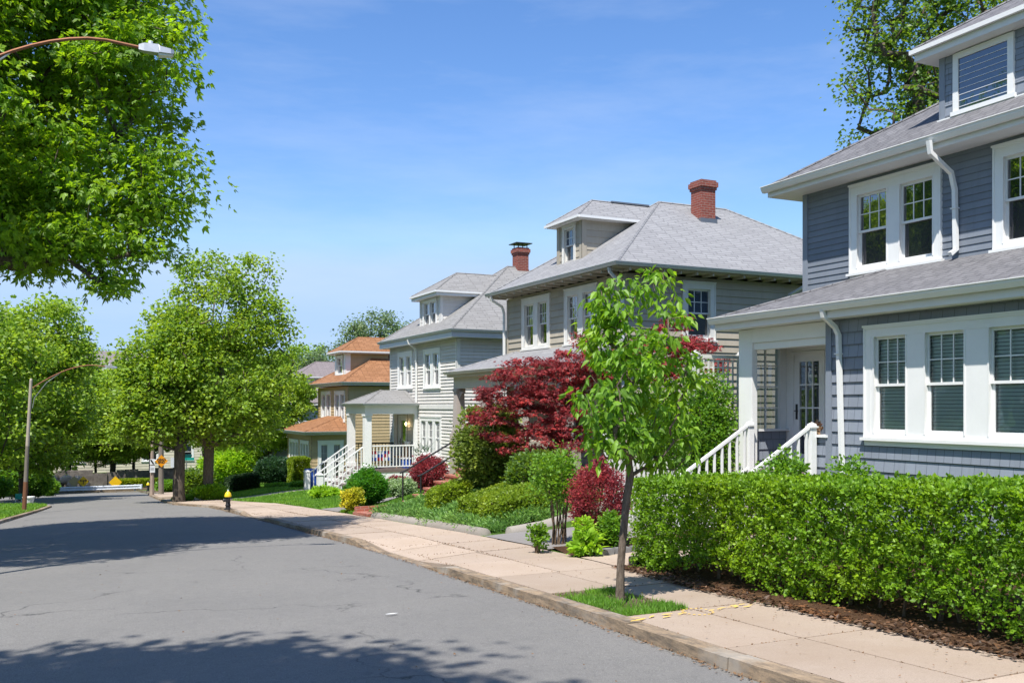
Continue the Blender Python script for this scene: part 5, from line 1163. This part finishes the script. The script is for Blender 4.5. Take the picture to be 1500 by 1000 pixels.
# garden things on the left verge
t = thing('green_chair', 'small green plastic chair by the driveway behind the left street lamp', 'chair', gpt(27, 738, .1)); z = t.location; 
b = MB(); b.box(z.x-.22, z.x+.22, z.y-.2, z.y+.2, z.z+.36, z.z+.4); b.build('seat', 'sign_green', t); b = MB(); b.box(z.x-.22, z.x+.22, z.y+.18, z.y+.21, z.z+.4, z.z+.75); b.build('backrest', 'sign_green', t)
t.scale = (.55, .55, .55)
for sx in (-.2, .2):
    for sy in (-.18, .18): b = MB(); b.box(z.x+sx-.015, z.x+sx+.015, z.y+sy-.015, z.y+sy+.015, z.z, z.z+.36); b.build('leg', 'sign_white', t)
t = thing('white_planter', 'white planter tub on the verge just right of the left street lamp', 'planter', gpt(42, 740, .1)); z = t.location; b = MB(); b.lathe(tuple(z), [(.14, 0), (.2, .3), (.22, .3), (.22, .34), (.18, .34)], 14); b.build('tub', 'white', t)
# ================================================================ VEGETATION
rng = np.random.default_rng(11)
bx_, by_ = -2.9, 18.2; z = gz(bx_, by_); lob = []
for px, py, rp, rz_, t_ in ((20, 150, 235, 240, 16.5), (190, 110, 70, 105, 15.6), (218, 250, 66, 72, 15.8), (150, 325, 88, 75, 15.5), (168, 402, 36, 42, 15.4), (50, 335, 110, 66, 15.6), (-150, 60, 300, 330, 17.0), (232, 45, 34, 40, 16.2), (262, 290, 34, 26, 15.8), (215, 350, 40, 40, 15.8), (110, -60, 160, 130, 16.5)):
    c = at(px, py, t_); r_ = rp/1400*t_; lob.append((c.x-bx_, c.y-by_, c.z-z, r_, r_, rz_/1400*t_))
lob += [(-3.6-bx_, 14.2-by_, 8.2-z, 1.9, 1.7, 1.7), (-3.3-bx_, 15.6-by_, 6.2-z, 1.6, 1.3, 1.1)]
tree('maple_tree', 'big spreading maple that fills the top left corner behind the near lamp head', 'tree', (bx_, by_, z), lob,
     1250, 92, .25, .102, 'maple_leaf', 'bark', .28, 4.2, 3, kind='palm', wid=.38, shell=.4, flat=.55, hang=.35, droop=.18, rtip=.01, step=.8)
tree('maple_tree', 'maple on the left verge beside the viewer, only its shade seen on the road', 'tree', (-3.6, 1.2, gz(-3.6, 1.2)),
     [(-.7, 0.3, 8.9, 3.0, 2.7, 2.4), (.9, .5, 8.4, 1.3, 1.1, .9), (-.3, 1.9, 9.0, 1.7, 1.2, 1.3), (.6, 1.8, 8.6, 1.2, .8, .7)], 260, 60, .32, .15, 'maple_leaf', 'bark', .26, 5.0, 8, kind='palm', wid=.38, shell=.3, flat=.5, step=.8)
def treepx(name, label, base, lobes, ncl, per, spread, size, lmat, t0, **k):
    b = Vector(base); lob = []
    for l in lobes:
        c = at(l[0], l[1], t0+(l[4] if len(l) > 4 else 0)); r_ = l[2]/1400*t0; lob.append((c.x-b.x, c.y-b.y, c.z-b.z, r_, r_*.95, l[3]/1400*t0))
    return tree(name, label, 'tree', b, lob, ncl, per, spread, size, lmat, **k)
# the pair at the far right corner
G_ = 'pair of street trees at the far corner'
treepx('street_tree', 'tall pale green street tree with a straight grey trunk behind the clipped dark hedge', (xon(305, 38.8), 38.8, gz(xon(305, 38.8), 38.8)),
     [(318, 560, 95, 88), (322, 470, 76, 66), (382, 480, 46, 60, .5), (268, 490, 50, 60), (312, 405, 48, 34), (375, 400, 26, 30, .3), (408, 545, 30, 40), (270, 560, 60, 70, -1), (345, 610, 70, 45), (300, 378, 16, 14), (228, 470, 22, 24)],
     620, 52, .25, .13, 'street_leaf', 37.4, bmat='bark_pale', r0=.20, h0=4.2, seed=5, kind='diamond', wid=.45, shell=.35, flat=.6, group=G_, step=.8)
treepx('street_tree', 'dark trunked street tree at the kerb, left of the pair', (xon(262, 37.6), 37.6, gz(xon(262, 37.6), 37.6)),
     [(240, 575, 58, 58), (215, 525, 38, 44), (262, 520, 40, 50), (196, 580, 28, 40), (225, 625, 52, 28), (275, 610, 40, 40)], 330, 52, .26, .13, 'street_leaf', 35.8, bmat='bark', r0=.20, h0=3.9, seed=6, kind='diamond', wid=.45, shell=.35, flat=.6, group=G_, step=.8)
# left side trees
def big(px, Y, zt, rr, label, seed, mat='far_leaf', n=300, per=80, size=.17, zlow=1.6, rx=None, tr=.22):
    X_ = xon(px, Y); zg = gz(X_, Y); h = zt-zg; cz = (h+zlow)/2; rz_ = (h-zlow)/2
    return tree('leafy_tree', label, 'tree', (X_, Y, zg), [(0, 0, cz, rr, rr, rz_*.85), (rr*.35, 0, cz+rz_*.45, rr*.6, rr*.6, rz_*.55), (-rr*.4, 0, cz+rz_*.3, rr*.6, rr*.6, rz_*.55), (rr*.1, -rr*.3, cz-rz_*.55, rr*.8, rr*.7, rz_*.45)],
                n, per, .36, size, mat, 'bark', tr, zlow+1.0, seed, 'trees at the end of the street', wid=.45, shell=.45, flat=.6, step=1.0)
T1 = big(35, 50, 7.0, 3.1, 'rounded bright green tree rising directly behind the left street lamp', 21, n=420, zlow=1.3)
T2 = big(-60, 44, 6.2, 3.3, 'green tree at the left edge behind the lamp', 22, n=260, zlow=1.4)
T3 = big(100, 81, 5.6, 4.2, 'lower spreading tree over the left end of the guard rail', 23, n=360, zlow=1.7)
T4 = big(165, 80, 5.0, 4.0, 'tree behind the guard rail in front of the cream building', 24, n=330, zlow=1.9, size=.2)
T5 = big(222, 78, 5.6, 4.0, 'tree with a dark trunk behind the far hydrant', 25, n=300, zlow=2.6, size=.22)
T6 = big(45, 86, 7.4, 5.0, 'large tree left of the cream building', 26, n=320, zlow=2.2, size=.24)
for (px, Y, s_, k, lab) in ((-20, 70, 1.0, 1, 'bushy tree far left beyond the cross road'), (350, 64, .82, 2, 'tree in the yard in front of the white house'), (395, 56, .62, 3, 'small tree between the street pair and the tan house'), (300, 78, .95, 4, 'tree filling the gap right of the dark trunk'), (10, 105, 1.15, 5, 'distant tree past the left of the cream building'), (330, 100, 1.1, 6, 'distant tree beyond the white house'), (270, 112, 1.1, 7, 'distant tree behind the cream building on its right'), (150, 115, 1.25, 8, 'distant tree above the cream building roof'), (420, 110, 1.1, 9, 'far tree low behind the white house'), (90, 118, 1.0, 10, 'distant tree behind the cream building on its left'), (92, 84, .62, 12, 'low tree in front of the cream building, left part'), (140, 85, .5, 15, 'small tree in front of the cream building, middle'), (196, 84, .55, 18, 'small tree in front of the cream building, right part')):
    X_ = xon(px, Y); src = (T6, T5, T3)[k % 3]; copy_tree(src, (X_, Y, gz(X_, Y)), lab, k*1.3, s_)
for k, (x_, y_, s_) in enumerate(((-15, 21, 1.45), (-15, 29, 1.55), (-15.5, 37.5, 1.6), (-15, 47, 1.4))):
    copy_tree(T1, (x_, y_, gz(x_, y_)), 'yard tree across the street, mirrored as green in the upper blue house windows', k*1.7, s_)['group'] = 'yard trees reflected in the windows'
# haze-softened trees further off
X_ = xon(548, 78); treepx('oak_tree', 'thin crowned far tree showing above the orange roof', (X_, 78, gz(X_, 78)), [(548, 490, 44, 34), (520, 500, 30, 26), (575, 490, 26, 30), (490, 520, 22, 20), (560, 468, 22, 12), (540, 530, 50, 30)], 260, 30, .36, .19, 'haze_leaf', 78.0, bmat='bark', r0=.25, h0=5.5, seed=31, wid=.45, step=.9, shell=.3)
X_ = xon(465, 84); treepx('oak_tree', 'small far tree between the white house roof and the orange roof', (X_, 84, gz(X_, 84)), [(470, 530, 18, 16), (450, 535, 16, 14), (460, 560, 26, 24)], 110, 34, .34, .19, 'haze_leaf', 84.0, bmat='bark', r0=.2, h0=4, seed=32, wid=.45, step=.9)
# tall trees behind the blue house
a = at(1362, 240, 30.5); zg = gz(a.x, a.y)
tree('tall_tree', 'tall open crowned tree behind the blue house, its dark trunk forking above the roof', 'tree', (a.x+.3, a.y, zg), [(-.6, 0, 14.2-zg, 2.5, 2.3, 3.2), (-1.9, 0, 11.4-zg, 1.6, 1.8, 2.5), (.9, 0, 11.5-zg, 1.7, 1.7, 2.3), (-.6, 0, 17.0-zg, 2.2, 2.2, 2.2), (-2.3, 0, 14.6-zg, 1.0, 1.2, 2.2)],
     400, 38, .27, .125, 'dark_leaf', 'bark', .30, 12.0-zg, 41, wid=.45, lean=(-.9, 0), shell=.35, rtip=.014, step=.7)
a = at(1495, 240, 32); tree('tall_tree', 'second tall tree behind the blue house, above the dormer roof at the right edge', 'tree', (a.x, a.y, gz(a.x, a.y)), [(-.5, 0, 15.0, 2.8, 2.6, 3.2), (-1.5, 0, 12.5, 2.0, 2.0, 2.0), (1.6, 0, 14, 2, 2, 3)], 330, 44, .24, .14, 'dark_leaf', 'bark', .27, 12.5, 42, wid=.45, step=.8)
# young street tree
rg = np.random.default_rng(77); bx, by = 4.81, 7.66; bz = prof(by)+.12
t = thing('young_street_tree', 'slender young tree with drooping light green leaves in a grassy pit by the kerb', 'tree', (bx, by, bz))
tr = [(bx, by, bz-.1), (bx+.012, by, bz+.35), (bx+.04, by-.01, bz+.7), (bx+.07, by-.02, bz+1.0), (bx+.10, by-.03, bz+1.18)]
def P9(px, py, dt=0): v = at(px, py, 9.0+dt); return v
lob = []
for px, py, rpx, rz_, dt in ((905, 440, 38, 34, 0), (960, 415, 24, 22, .1), (985, 455, 24, 26, -.1), (885, 505, 42, 36, .1), (945, 520, 60, 44, -.1), (1000, 545, 26, 42, .1), (880, 590, 44, 42, -.2), (955, 610, 62, 48, .2), (905, 645, 55, 34, -.1), (1000, 640, 22, 30, 0), (975, 670, 34, 22, .1), (895, 475, 26, 30, 0)):
    c = P9(px, py, dt); r_ = rpx*.9/1400*9.0; lob.append((c.x, c.y, c.z, r_, r_, rz_/1400*9.0))
ce = in_lobes(rg, lob, 330, .4)
skeleton('trunk', (bx, by, bz), tr, ce, .037, .0032, 'bark_pale', t, 5, 7, .12)
P, D, Nn, L = foliage(rg, ce, 10, .060, .076, .6, .6, .6); D[:, 2] -= .15
leaf_mesh('crown', P, D, Nn, L, L*.29, 'young_leaf', t, 'leaf', .35, .35)
# red japanese maple
mx, my = 10.2, 18.9; mz = gz(mx, my)
lob = []
for px, py, rpx, rz_, t_ in ((735, 575, 42, 26, 20.4), (722, 620, 34, 26, 20.2), (775, 545, 46, 24, 20.3), (790, 600, 50, 40, 20.2), (815, 560, 46, 36, 20.6), (850, 535, 46, 34, 20.8), (835, 605, 44, 44, 20.6), (900, 535, 40, 22, 20.4), (945, 515, 44, 20, 20.2), (985, 497, 40, 26, 20.0), (1010, 515, 40, 22, 19.9), (1040, 535, 28, 12, 19.8), (960, 540, 40, 18, 20), (800, 645, 40, 28, 20.0), (830, 655, 30, 22, 20.0), (995, 470, 18, 10, 20.0), (860, 495, 20, 12, 20.5), (745, 650, 20, 12, 19.9)):
    c = at(px, py, t_); r_ = rpx/1400*t_; lob.append((c.x-mx, c.y-my, c.z-mz, r_, r_, rz_/1400*t_))
tree('japanese_maple', 'dark red japanese maple spreading in front of the beige house', 'tree', (mx, my, mz), lob, 480, 42, .10, .062, 'red_leaf', 'twig', .10, .9, 51, kind='star', wid=.22, shell=.5, flat=.32, hang=.35, droop=.25, rtip=.006, up=1.4, lean=(-.1, 0), step=.3)
# clipped privet hedge beside the sidewalk
def hz(x, y): return prof(y)+.14
def sk(y): return xr(y)+2.02
rows_h = []
hh = clipped('privet_hedge', 'long clipped bright green privet hedge between the sidewalk and the blue house', 'hedge', 5.86, 7.0, -1.0, 9.72, hz, 1.06, 270000, .031, 'hedge_leaf', 12, stems=130, inner=.36, wobble=.05, wid=.42, rag=.055)
# skew the hedge so it follows the sidewalk
# sprigs along the hedge: short upright shoots on top, arching sprays on its street face
rg = np.random.default_rng(5); n = 1500; yy_ = -.9+10.5*rg.random(n); topm = rg.random(n) < .5
xx_ = np.where(topm, 5.92+1.0*rg.random(n), 5.86+.05*rg.random(n)); zz_ = np.where(topm, 1.02, .14+.88*rg.random(n)); 
Pb = np.stack([xx_, yy_, zz_+np.array([hz(0, v) for v in yy_])], 1); Dv = unit(np.where(topm[:, None], rg.normal(size=(n, 3))*.4+np.array([0, 0, 1.]), rg.normal(size=(n, 3))*.45+np.array([-.75, 0, .5])))
k = 12; u = (np.arange(k)+1)/k; PP = (Pb[:, None, :]+Dv[:, None, :]*(u[None, :, None]*(.05+.07*rg.random((n, 1, 1))))).reshape(-1, 3); m = len(PP); DD = unit(np.repeat(Dv, k, 0)*.7+rg.normal(size=(m, 3))*.7); LL = .038*(.6+.7*rg.random(m))
leaf_mesh('sprig', PP, DD, rg.normal(size=(m, 3))+[0, 0, 1], LL, LL*.4, 'hedge_leaf', hh); hh.rotation_euler = (0, 0, -.075)
# leaf litter & gutter debris
def litter(name, n, fx, y0, y1, size, mat, dz=.02, seed=1, label=None):
    r = np.random.default_rng(seed); y = y0+(y1-y0)*r.random(n); x = fx(y, r); z = np.array([max(gz(a, b_), prof(b_)+.13 if a > xr(b_) else prof(b_)) for a, b_ in zip(x, y)])+dz
    o = leaf_mesh(name, np.stack([x, y, z], 1), r.normal(size=(n, 3))*[1, 1, .15], r.normal(size=(n, 3))*.3+[0, 0, 1], size*(.5+r.random(n)), size*.4*(.5+r.random(n)), mat, None, 'diamond', .3)
    o['kind'] = 'stuff'; o['label'] = label; return o
litter('dead_leaves', 4200, lambda y, r: np.array([xr(v)+sw(v) for v in y])-.10+np.abs(r.normal(size=len(y)))*.22-.05*r.random(len(y)), -1, 9.9, .045, 'dead_leaf', .02, 1, 'dry brown leaves under the privet hedge')
litter('gutter_debris', 2600, lambda y, r: np.array([xr(v) for v in y])-np.abs(r.normal(size=len(y)))*.035-.01, 3, 38, .022, 'litter', .055, 2, 'brown leaf crumbs in the gutter')
litter('slab_debris', 1100, lambda y, r: np.array([xr(v) for v in y])+.16+2.0*r.random(len(y))**.7, 3, 30, .016, 'litter', .012, 3, 'small brown crumbs on the slabs')
litter('road_debris', 260, lambda y, r: -1.5+6*r.random(len(y)), 4, 30, .02, 'litter', .092, 4, 'small leaf bits scattered on the asphalt')
def joints():
    r = np.random.default_rng(8); P = []
    for j in range(29):
        y = -3.73+1.52*j
        for k in range(60): P.append((xr(y)+.17+(sw(y)-.2)*r.random(), y+r.normal()*.006, prof(y)+.125))
    for k in range(1500): y = 3+34*r.random(); P.append((xr(y)+(sw(y)*.53+.007 if k % 3 else .163)+r.normal()*.006, y, prof(y)+.125))
    P = np.array(P); n = len(P); o = leaf_mesh('joint_moss', P, r.normal(size=(n, 3))*[1, 1, .4], r.normal(size=(n, 3))+[0, 0, 1], np.full(n, .022), np.full(n, .007), 'litter', None); o['kind'] = 'stuff'; o['label'] = 'moss and dirt in the sidewalk joints'
joints()
def grass(name, pts, hgt, mat, seed=1, label=None, parent=None, wid=.006):
    r = np.random.default_rng(seed); P = np.array(pts); n = len(P); o = leaf_mesh(name, P, r.normal(size=(n, 3))*[.45, .45, .2]+[0, 0, 1], r.normal(size=(n, 3)), hgt*(.5+.8*r.random(n)), np.full(n, wid), mat, parent, 'diamond', .2)
    if parent is None: o['kind'] = 'stuff'; o['label'] = label
    return o
r = np.random.default_rng(3); pts = []
while len(pts) < 4200:
    y = 6.93+1.45*r.random(); x = xr(y)+.17+.68*r.random(); g_ = math.sin(x*7+1)*math.sin(y*4.0+2)
    if g_ > .25 or r.random() < .10 or (y < 7.2 and r.random() < .7): pts.append((x, y, prof(y)+.10))
grass('pit_grass', pts, .075, 'grass_blade', 4, 'tufts of grass in the young tree pit', wid=.004)
def patch(name, n, x0, x1, y0, y1, hgt, mat, seed, label, wid=.008, f=None):
    r = np.random.default_rng(seed); y = y0+(y1-y0)*r.random(n); x = x0(y) if callable(x0) else x0; x = x+(x1-x)*r.random(n)
    pts = [(a, b_, gz(a, b_)-.01) for a, b_ in zip(x, y) if f is None or f(a, b_)]; return grass(name, pts, hgt, mat, seed, label, wid=wid)
ex = lambda y: np.array([xr(v)+sw(v) for v in y])+.05
patch('lawn_grass', 30000, ex, 10.5, 24.1, 25.15, .08, 'grass_blade', 5, 'short lawn between the brick walk and the far driveway', .01)
patch('lawn_grass', 42000, ex, 10.8, 27.1, 37.0, .09, 'grass_blade', 6, 'lawn in front of the grey house', .012)
patch('lawn_grass', 40000, ex, 11.5, 38.5, 47.5, .10, 'grass_blade', 7, 'lawn beyond the white newel posts', .016)
def lg(y, r): return None
r = np.random.default_rng(9); pts = []
for k in range(42000):
    y = 26+14.8*r.random(); x = xl(y)-.17-5.5*r.random()**1.2; pts.append((x, y, gz(x, y)-.01))
grass('verge_grass', pts, .12, 'grass_blade', 8, 'bright grass on the left verge', wid=.016)
# juniper bank
r = np.random.default_rng(10); cs = []
while len(cs) < 900:
    y = 15.55+6.75*r.random(); x = xr(y)+sw(y)+.22+2.2*r.random()**1.1
    if x < 10.2: cs.append((x, y, gz(x, y)+.04+.08*math.sin(x*3)*math.sin(y*2.3)+.12*r.random()))
P, D, Nn, L = foliage(r, np.array(cs), 95, .09, .075, .5, -1.2, .3); o = leaf_mesh('ground_cover', P, D, Nn, L, L*.16, 'juniper', None, 'diamond'); o['kind'] = 'stuff'; o['label'] = 'feathery green juniper covering the bank'
# shrubs: (name, label, px, py_base, t, rx, ry, h, n, size, mat, opts)
def sh(name, label, cat, px, t, pyt, rx, ry, n, size, mat, **k):
    a = at(px, 700, t); zb = gz(a.x, a.y); return shrub(name, label, cat, (a.x, a.y, zb), rx, ry, max(.15, zon(pyt, a.x, a.y)-zb), n, size, mat, **k)
sh('barberry_bush', 'round dark red barberry bush behind the hosta, left of the young trunk', 'bush', 876, 13.9, 677, .36, .36, 15000, .03, 'barberry', seed=61, shell=.85, per=26)
sh('tall_shrub', 'loose green shrub with bare twisting stems in the mulch bed', 'bush', 818, 14.6, 655, .42, .4, 4200, .045, 'bush_leaf', seed=62, z0=.35, stems=14, shell=.4, lump=.35, per=10)
sh('leggy_shrub', 'small leggy shrub at the sidewalk edge of the mulch bed', 'bush', 788, 13.6, 764, .14, .16, 700, .045, 'bush_leaf', seed=63, stems=8, shell=.4, lump=.3, per=10)
sh('low_shrub', 'low lime green shrub under the red barberry', 'bush', 856, 13.2, 757, .13, .2, 1100, .045, 'lime_leaf', seed=64, per=14)
sh('low_shrub', 'low dark green shrub right under the barberry beside the trunk', 'bush', 897, 13.4, 752, .16, .25, 2600, .045, 'bush_leaf', seed=65, per=14)
sh('climbing_bush', 'airy green climbing bush in front of the white trellis', 'bush', 1035, 17.0, 540, .62, .3, 15000, .05, 'bush_leaf', seed=66, z0=.1, shell=.4, lump=.3, per=8, stems=10)
sh('climbing_bush', 'green bush behind the young tree crown, left of the trellis', 'bush', 965, 17.0, 560, .55, .35, 7000, .05, 'bush_leaf', seed=67, z0=.25, shell=.45, lump=.3, per=8, stems=8)
sh('rose_bush', 'small green bush growing through the foot of the porch steps rail', 'bush', 1152, 14.6, 664, .34, .25, 1500, .055, 'bush_leaf', seed=68, per=8, lump=.35, shell=.4, z0=.55)
sh('rose_bush', 'wispy twiggy bush with reddish tips in front of the blue wall', 'bush', 1246, 13.4, 668, .34, .25, 650, .05, 'bush_leaf', seed=69, per=5, lump=.35, shell=.4, z0=.6, stems=12)
sh('rhododendron', 'broad rhododendron bush with olive leaves beside the brick steps', 'bush', 718, 21.5, 598, .72, .7, 15000, .085, 'rhodo', seed=70, per=22, lump=.2)
sh('dark_shrub', 'shaded bush under the japanese maple', 'bush', 785, 19.0, 662, .6, .5, 7000, .06, 'dark_leaf', seed=71, per=20)  # darker leaf colour carries the shade under the maple
def ch(label, px0, px1, Y0, Y1, X0, h, n, size, mat, seed, **k):
    return clipped('box_hedge', label, 'hedge', X0[0], X0[1], Y0, Y1, lambda x, y: gz(x, y), h, n, size, mat, seed, **k)
a = at(722, 735, 18.3); ch('clipped boxwood hedge above the green bank, right of the brick steps', 0, 0, a.y-.9, a.y+1.2, (a.x-.25, a.x+.75), .58, 21000, .045, 'box_leaf', 72, round_=.2)
a = at(650, 715, 21.4); ch('smaller clipped boxwood beside the brick steps', 0, 0, a.y-.45, a.y+.35, (a.x-.3, a.x+.5), .60, 9000, .05, 'box_leaf', 73, round_=.2)
sh('euonymus_bush', 'bright green round bush on the lawn in front of the grey house porch', 'bush', 539, 26.0, 690, .46, .46, 15000, .05, 'shrub_green', seed=74, shell=.8, lump=.2)
sh('golden_bush', 'small golden variegated bush beside the brick landing', 'bush', 517, 25.2, 716, .27, .27, 4500, .05, 'gold_leaf', seed=75, shell=.7, lump=.25)
sh('variegated_bush', 'pale variegated bush left of the black hand rail', 'bush', 590, 26.4, 702, .36, .4, 8000, .045, 'pale_leaf', seed=76, shell=.6, lump=.3)
sh('barberry_bush', 'dark red bush in front of the lattice skirt of the grey house', 'bush', 583, 30.0, 698, .36, .3, 5000, .045, 'barberry', seed=77)
sh('barberry_bush', 'dark red bush behind the black hand rails', 'bush', 628, 27.0, 670, .50, .5, 9000, .05, 'barberry', seed=78, lump=.25)
sh('yucca', 'spiky dark plant in front of the grey house triple window', 'plant', 620, 31.0, 657, .22, .22, 60, .28, 'shade_leaf', seed=79, z0=.8, stems=2, per=8, wid=.04, hang=-.5)
sh('hosta_clump', 'mound of broad green leaves at the foot of the white newel post', 'plant', 476, 33.0, 716, .48, .5, 1500, .13, 'lime_leaf', seed=80, wid=.32, shell=.85, stems=0, per=18)
sh('hosta', 'bright green hosta on the mulch beside the granite edging', 'plant', 861, 13.0, 783, .20, .2, 230, .12, 'lime_leaf', seed=81, wid=.30, shell=.75, stems=0, per=8, kind='leaf', hang=.1)
a = at(439, 690, 43.5); clipped('tall_hedge', 'tall yellow green clipped hedge at the corner of the tan house', 'hedge', a.x-.38, a.x+.38, a.y-.5, a.y+.6, lambda x, y: gz(x, y), zon(670, a.x, a.y)-gz(a.x, a.y), 20000, .06, 'clip_leaf', 82, round_=.2)
sh('low_shrub', 'light green bush in front of the tall clipped hedge', 'bush', 438, 40.5, 706, .36, .4, 5000, .06, 'bush_leaf', seed=83)
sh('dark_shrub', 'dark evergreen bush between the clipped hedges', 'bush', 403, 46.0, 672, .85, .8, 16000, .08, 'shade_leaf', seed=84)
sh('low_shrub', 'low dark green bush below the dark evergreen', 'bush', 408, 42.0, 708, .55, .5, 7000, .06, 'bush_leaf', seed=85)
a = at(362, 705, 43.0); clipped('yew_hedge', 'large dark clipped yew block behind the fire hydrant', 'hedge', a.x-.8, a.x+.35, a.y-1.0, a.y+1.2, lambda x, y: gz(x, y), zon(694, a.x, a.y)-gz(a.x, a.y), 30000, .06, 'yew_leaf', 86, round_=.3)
sh('low_shrub', 'leafy bright bush at the foot of the pale trunk', 'bush', 308, 37.2, 712, .62, .6, 6000, .08, 'lime_leaf', seed=87)
sh('low_shrub', 'tuft of green at the foot of the dark trunk', 'bush', 268, 36.6, 728, .4, .4, 2500, .08, 'bush_leaf', seed=88)
sh('low_shrub', 'green bush behind the wooden pole', 'bush', 247, 53.0, 705, .6, .6, 4500, .1, 'bush_leaf', seed=89)
sh('dark_shrub', 'dark bush between the two big trunks', 'bush', 286, 43.0, 690, .7, .7, 8000, .1, 'dark_leaf', seed=90)
sh('low_shrub', 'green bush just right of the left street lamp', 'bush', 52, 50.0, 684, .75, .8, 12000, .1, 'bush_leaf', seed=91)
sh('low_shrub', 'green bush rising left of the left street lamp', 'bush', 20, 49.0, 688, .8, .8, 9000, .1, 'bush_leaf', seed=92)
sh('low_shrub', 'low bush at the left edge of the photo behind the verge', 'bush', -12, 46.0, 700, .8, .8, 7000, .1, 'bush_leaf', seed=93)
sh('low_shrub', 'dark green bush at the left end of the guard rail', 'bush', 72, 56.0, 702, .5, .6, 6000, .09, 'bush_leaf', seed=94)
sh('low_shrub', 'green bush above the stone wall between the yellow signs', 'bush', 147, 76.0, 696, 1.1, .8, 7000, .13, 'lime_leaf', seed=95)
a = at(190, 705, 76); clipped('far_hedge', 'yellow green hedge behind the right half of the guard rail', 'hedge', a.x-1.3, a.x+1.7, 75.2, 76.4, lambda x, y: prof(y), zon(702, a.x, 76)-prof(76), 16000, .12, 'clip_leaf', 96)
for k, (px, t_, py_, lb) in enumerate(((345, 54, 655, 'bright green shrub in front of the white sunroom'), (372, 56, 668, 'green shrub beside the white sunroom wall'), (322, 57, 662, 'shrub behind the pale trunk, right side'), (-40, 60, 690, 'large bush far left across the side road'))):
    sh('yard_shrub', lb, 'bush', px, t_, py_, 1.1, 1.0, 10000, .12, ('lime_leaf', 'bush_leaf')[k % 2], seed=97+k)

# ================================================================ LIGHT, SKY, CAMERA
sc = bpy.context.scene
EL, AZ = R(60.5), R(227)                       # sun behind the camera's left shoulder
S = Vector((math.sin(AZ)*math.cos(EL), math.cos(AZ)*math.cos(EL), math.sin(EL)))
l = bpy.data.lights.new('sun', 'SUN'); l.energy = 4.9; l.angle = R(.55); l.color = (1, .955, .88)
lo = bpy.data.objects.new('sun', l); C.objects.link(lo); lo.location = S*60; lo.rotation_euler = S.to_track_quat('Z', 'Y').to_euler()
w = bpy.data.worlds.new('World'); sc.world = w; w.use_nodes = True; nt = w.node_tree; nt.nodes.clear(); n = N(nt)
sky = nt.nodes.new('ShaderNodeTexSky'); sky.sky_type = 'NISHITA'; sky.sun_disc = False; sky.sun_elevation = EL; sky.sun_rotation = AZ; sky.air_density = 1.0; sky.dust_density = .35; sky.ozone_density = 3.5; sky.altitude = 0
co = n('ShaderNodeTexCoord').outputs['Generated']
mp = n('ShaderNodeMapping', {'Vector': co, 'Scale': (1.0, 1.6, 5.5), 'Rotation': (0.25, .3, .4)}).outputs[0]
cf = noise(n, mp, 1.6, 7, .62); cl = ramp(n, cf, [(.46, 0.0), (.82, .3)])
sat = mixc(n, 1.0, n('ShaderNodeHueSaturation', {'Color': sky.outputs[0], 'Saturation': 1.2, 'Hue': .5, 'Value': 1.2}).outputs[0], (1.04, .94, 1.0), 'MULTIPLY')
lim = n('ShaderNodeVectorMath', {0: sat, 1: (2.9, 4.15, 6.2)}, operation='MINIMUM').outputs[0]
col = mixc(n, cl, lim, (5.2, 5.7, 6.6))
bg = n('ShaderNodeBackground', {'Color': col, 'Strength': .11}); wo = nt.nodes.new('ShaderNodeOutputWorld'); nt.links.new(bg.outputs[0], wo.inputs[0])
cam = bpy.data.cameras.new('camera'); co_ = bpy.data.objects.new('camera', cam); C.objects.link(co_); sc.camera = co_
cam.sensor_width = 36; cam.lens = F_PX/1500*36; cam.shift_y = (HY-500)/1500; cam.clip_start = .05; cam.clip_end = 3000
co_.location = (0, 0, CAMZ); co_.rotation_euler = (PI/2, 0, -R(25.7))
sc.view_settings.view_transform = 'Standard'; sc.view_settings.look = 'None'; sc.view_settings.gamma = 1; sc.view_settings.exposure = .65
sc.cycles.max_bounces = 7; sc.cycles.transparent_max_bounces = 8; sc.cycles.diffuse_bounces = 3; sc.cycles.glossy_bounces = 3; sc.cycles.transmission_bounces = 3
sc.cycles.caustics_reflective = False; sc.cycles.caustics_refractive = False; sc.cycles.use_denoising = True
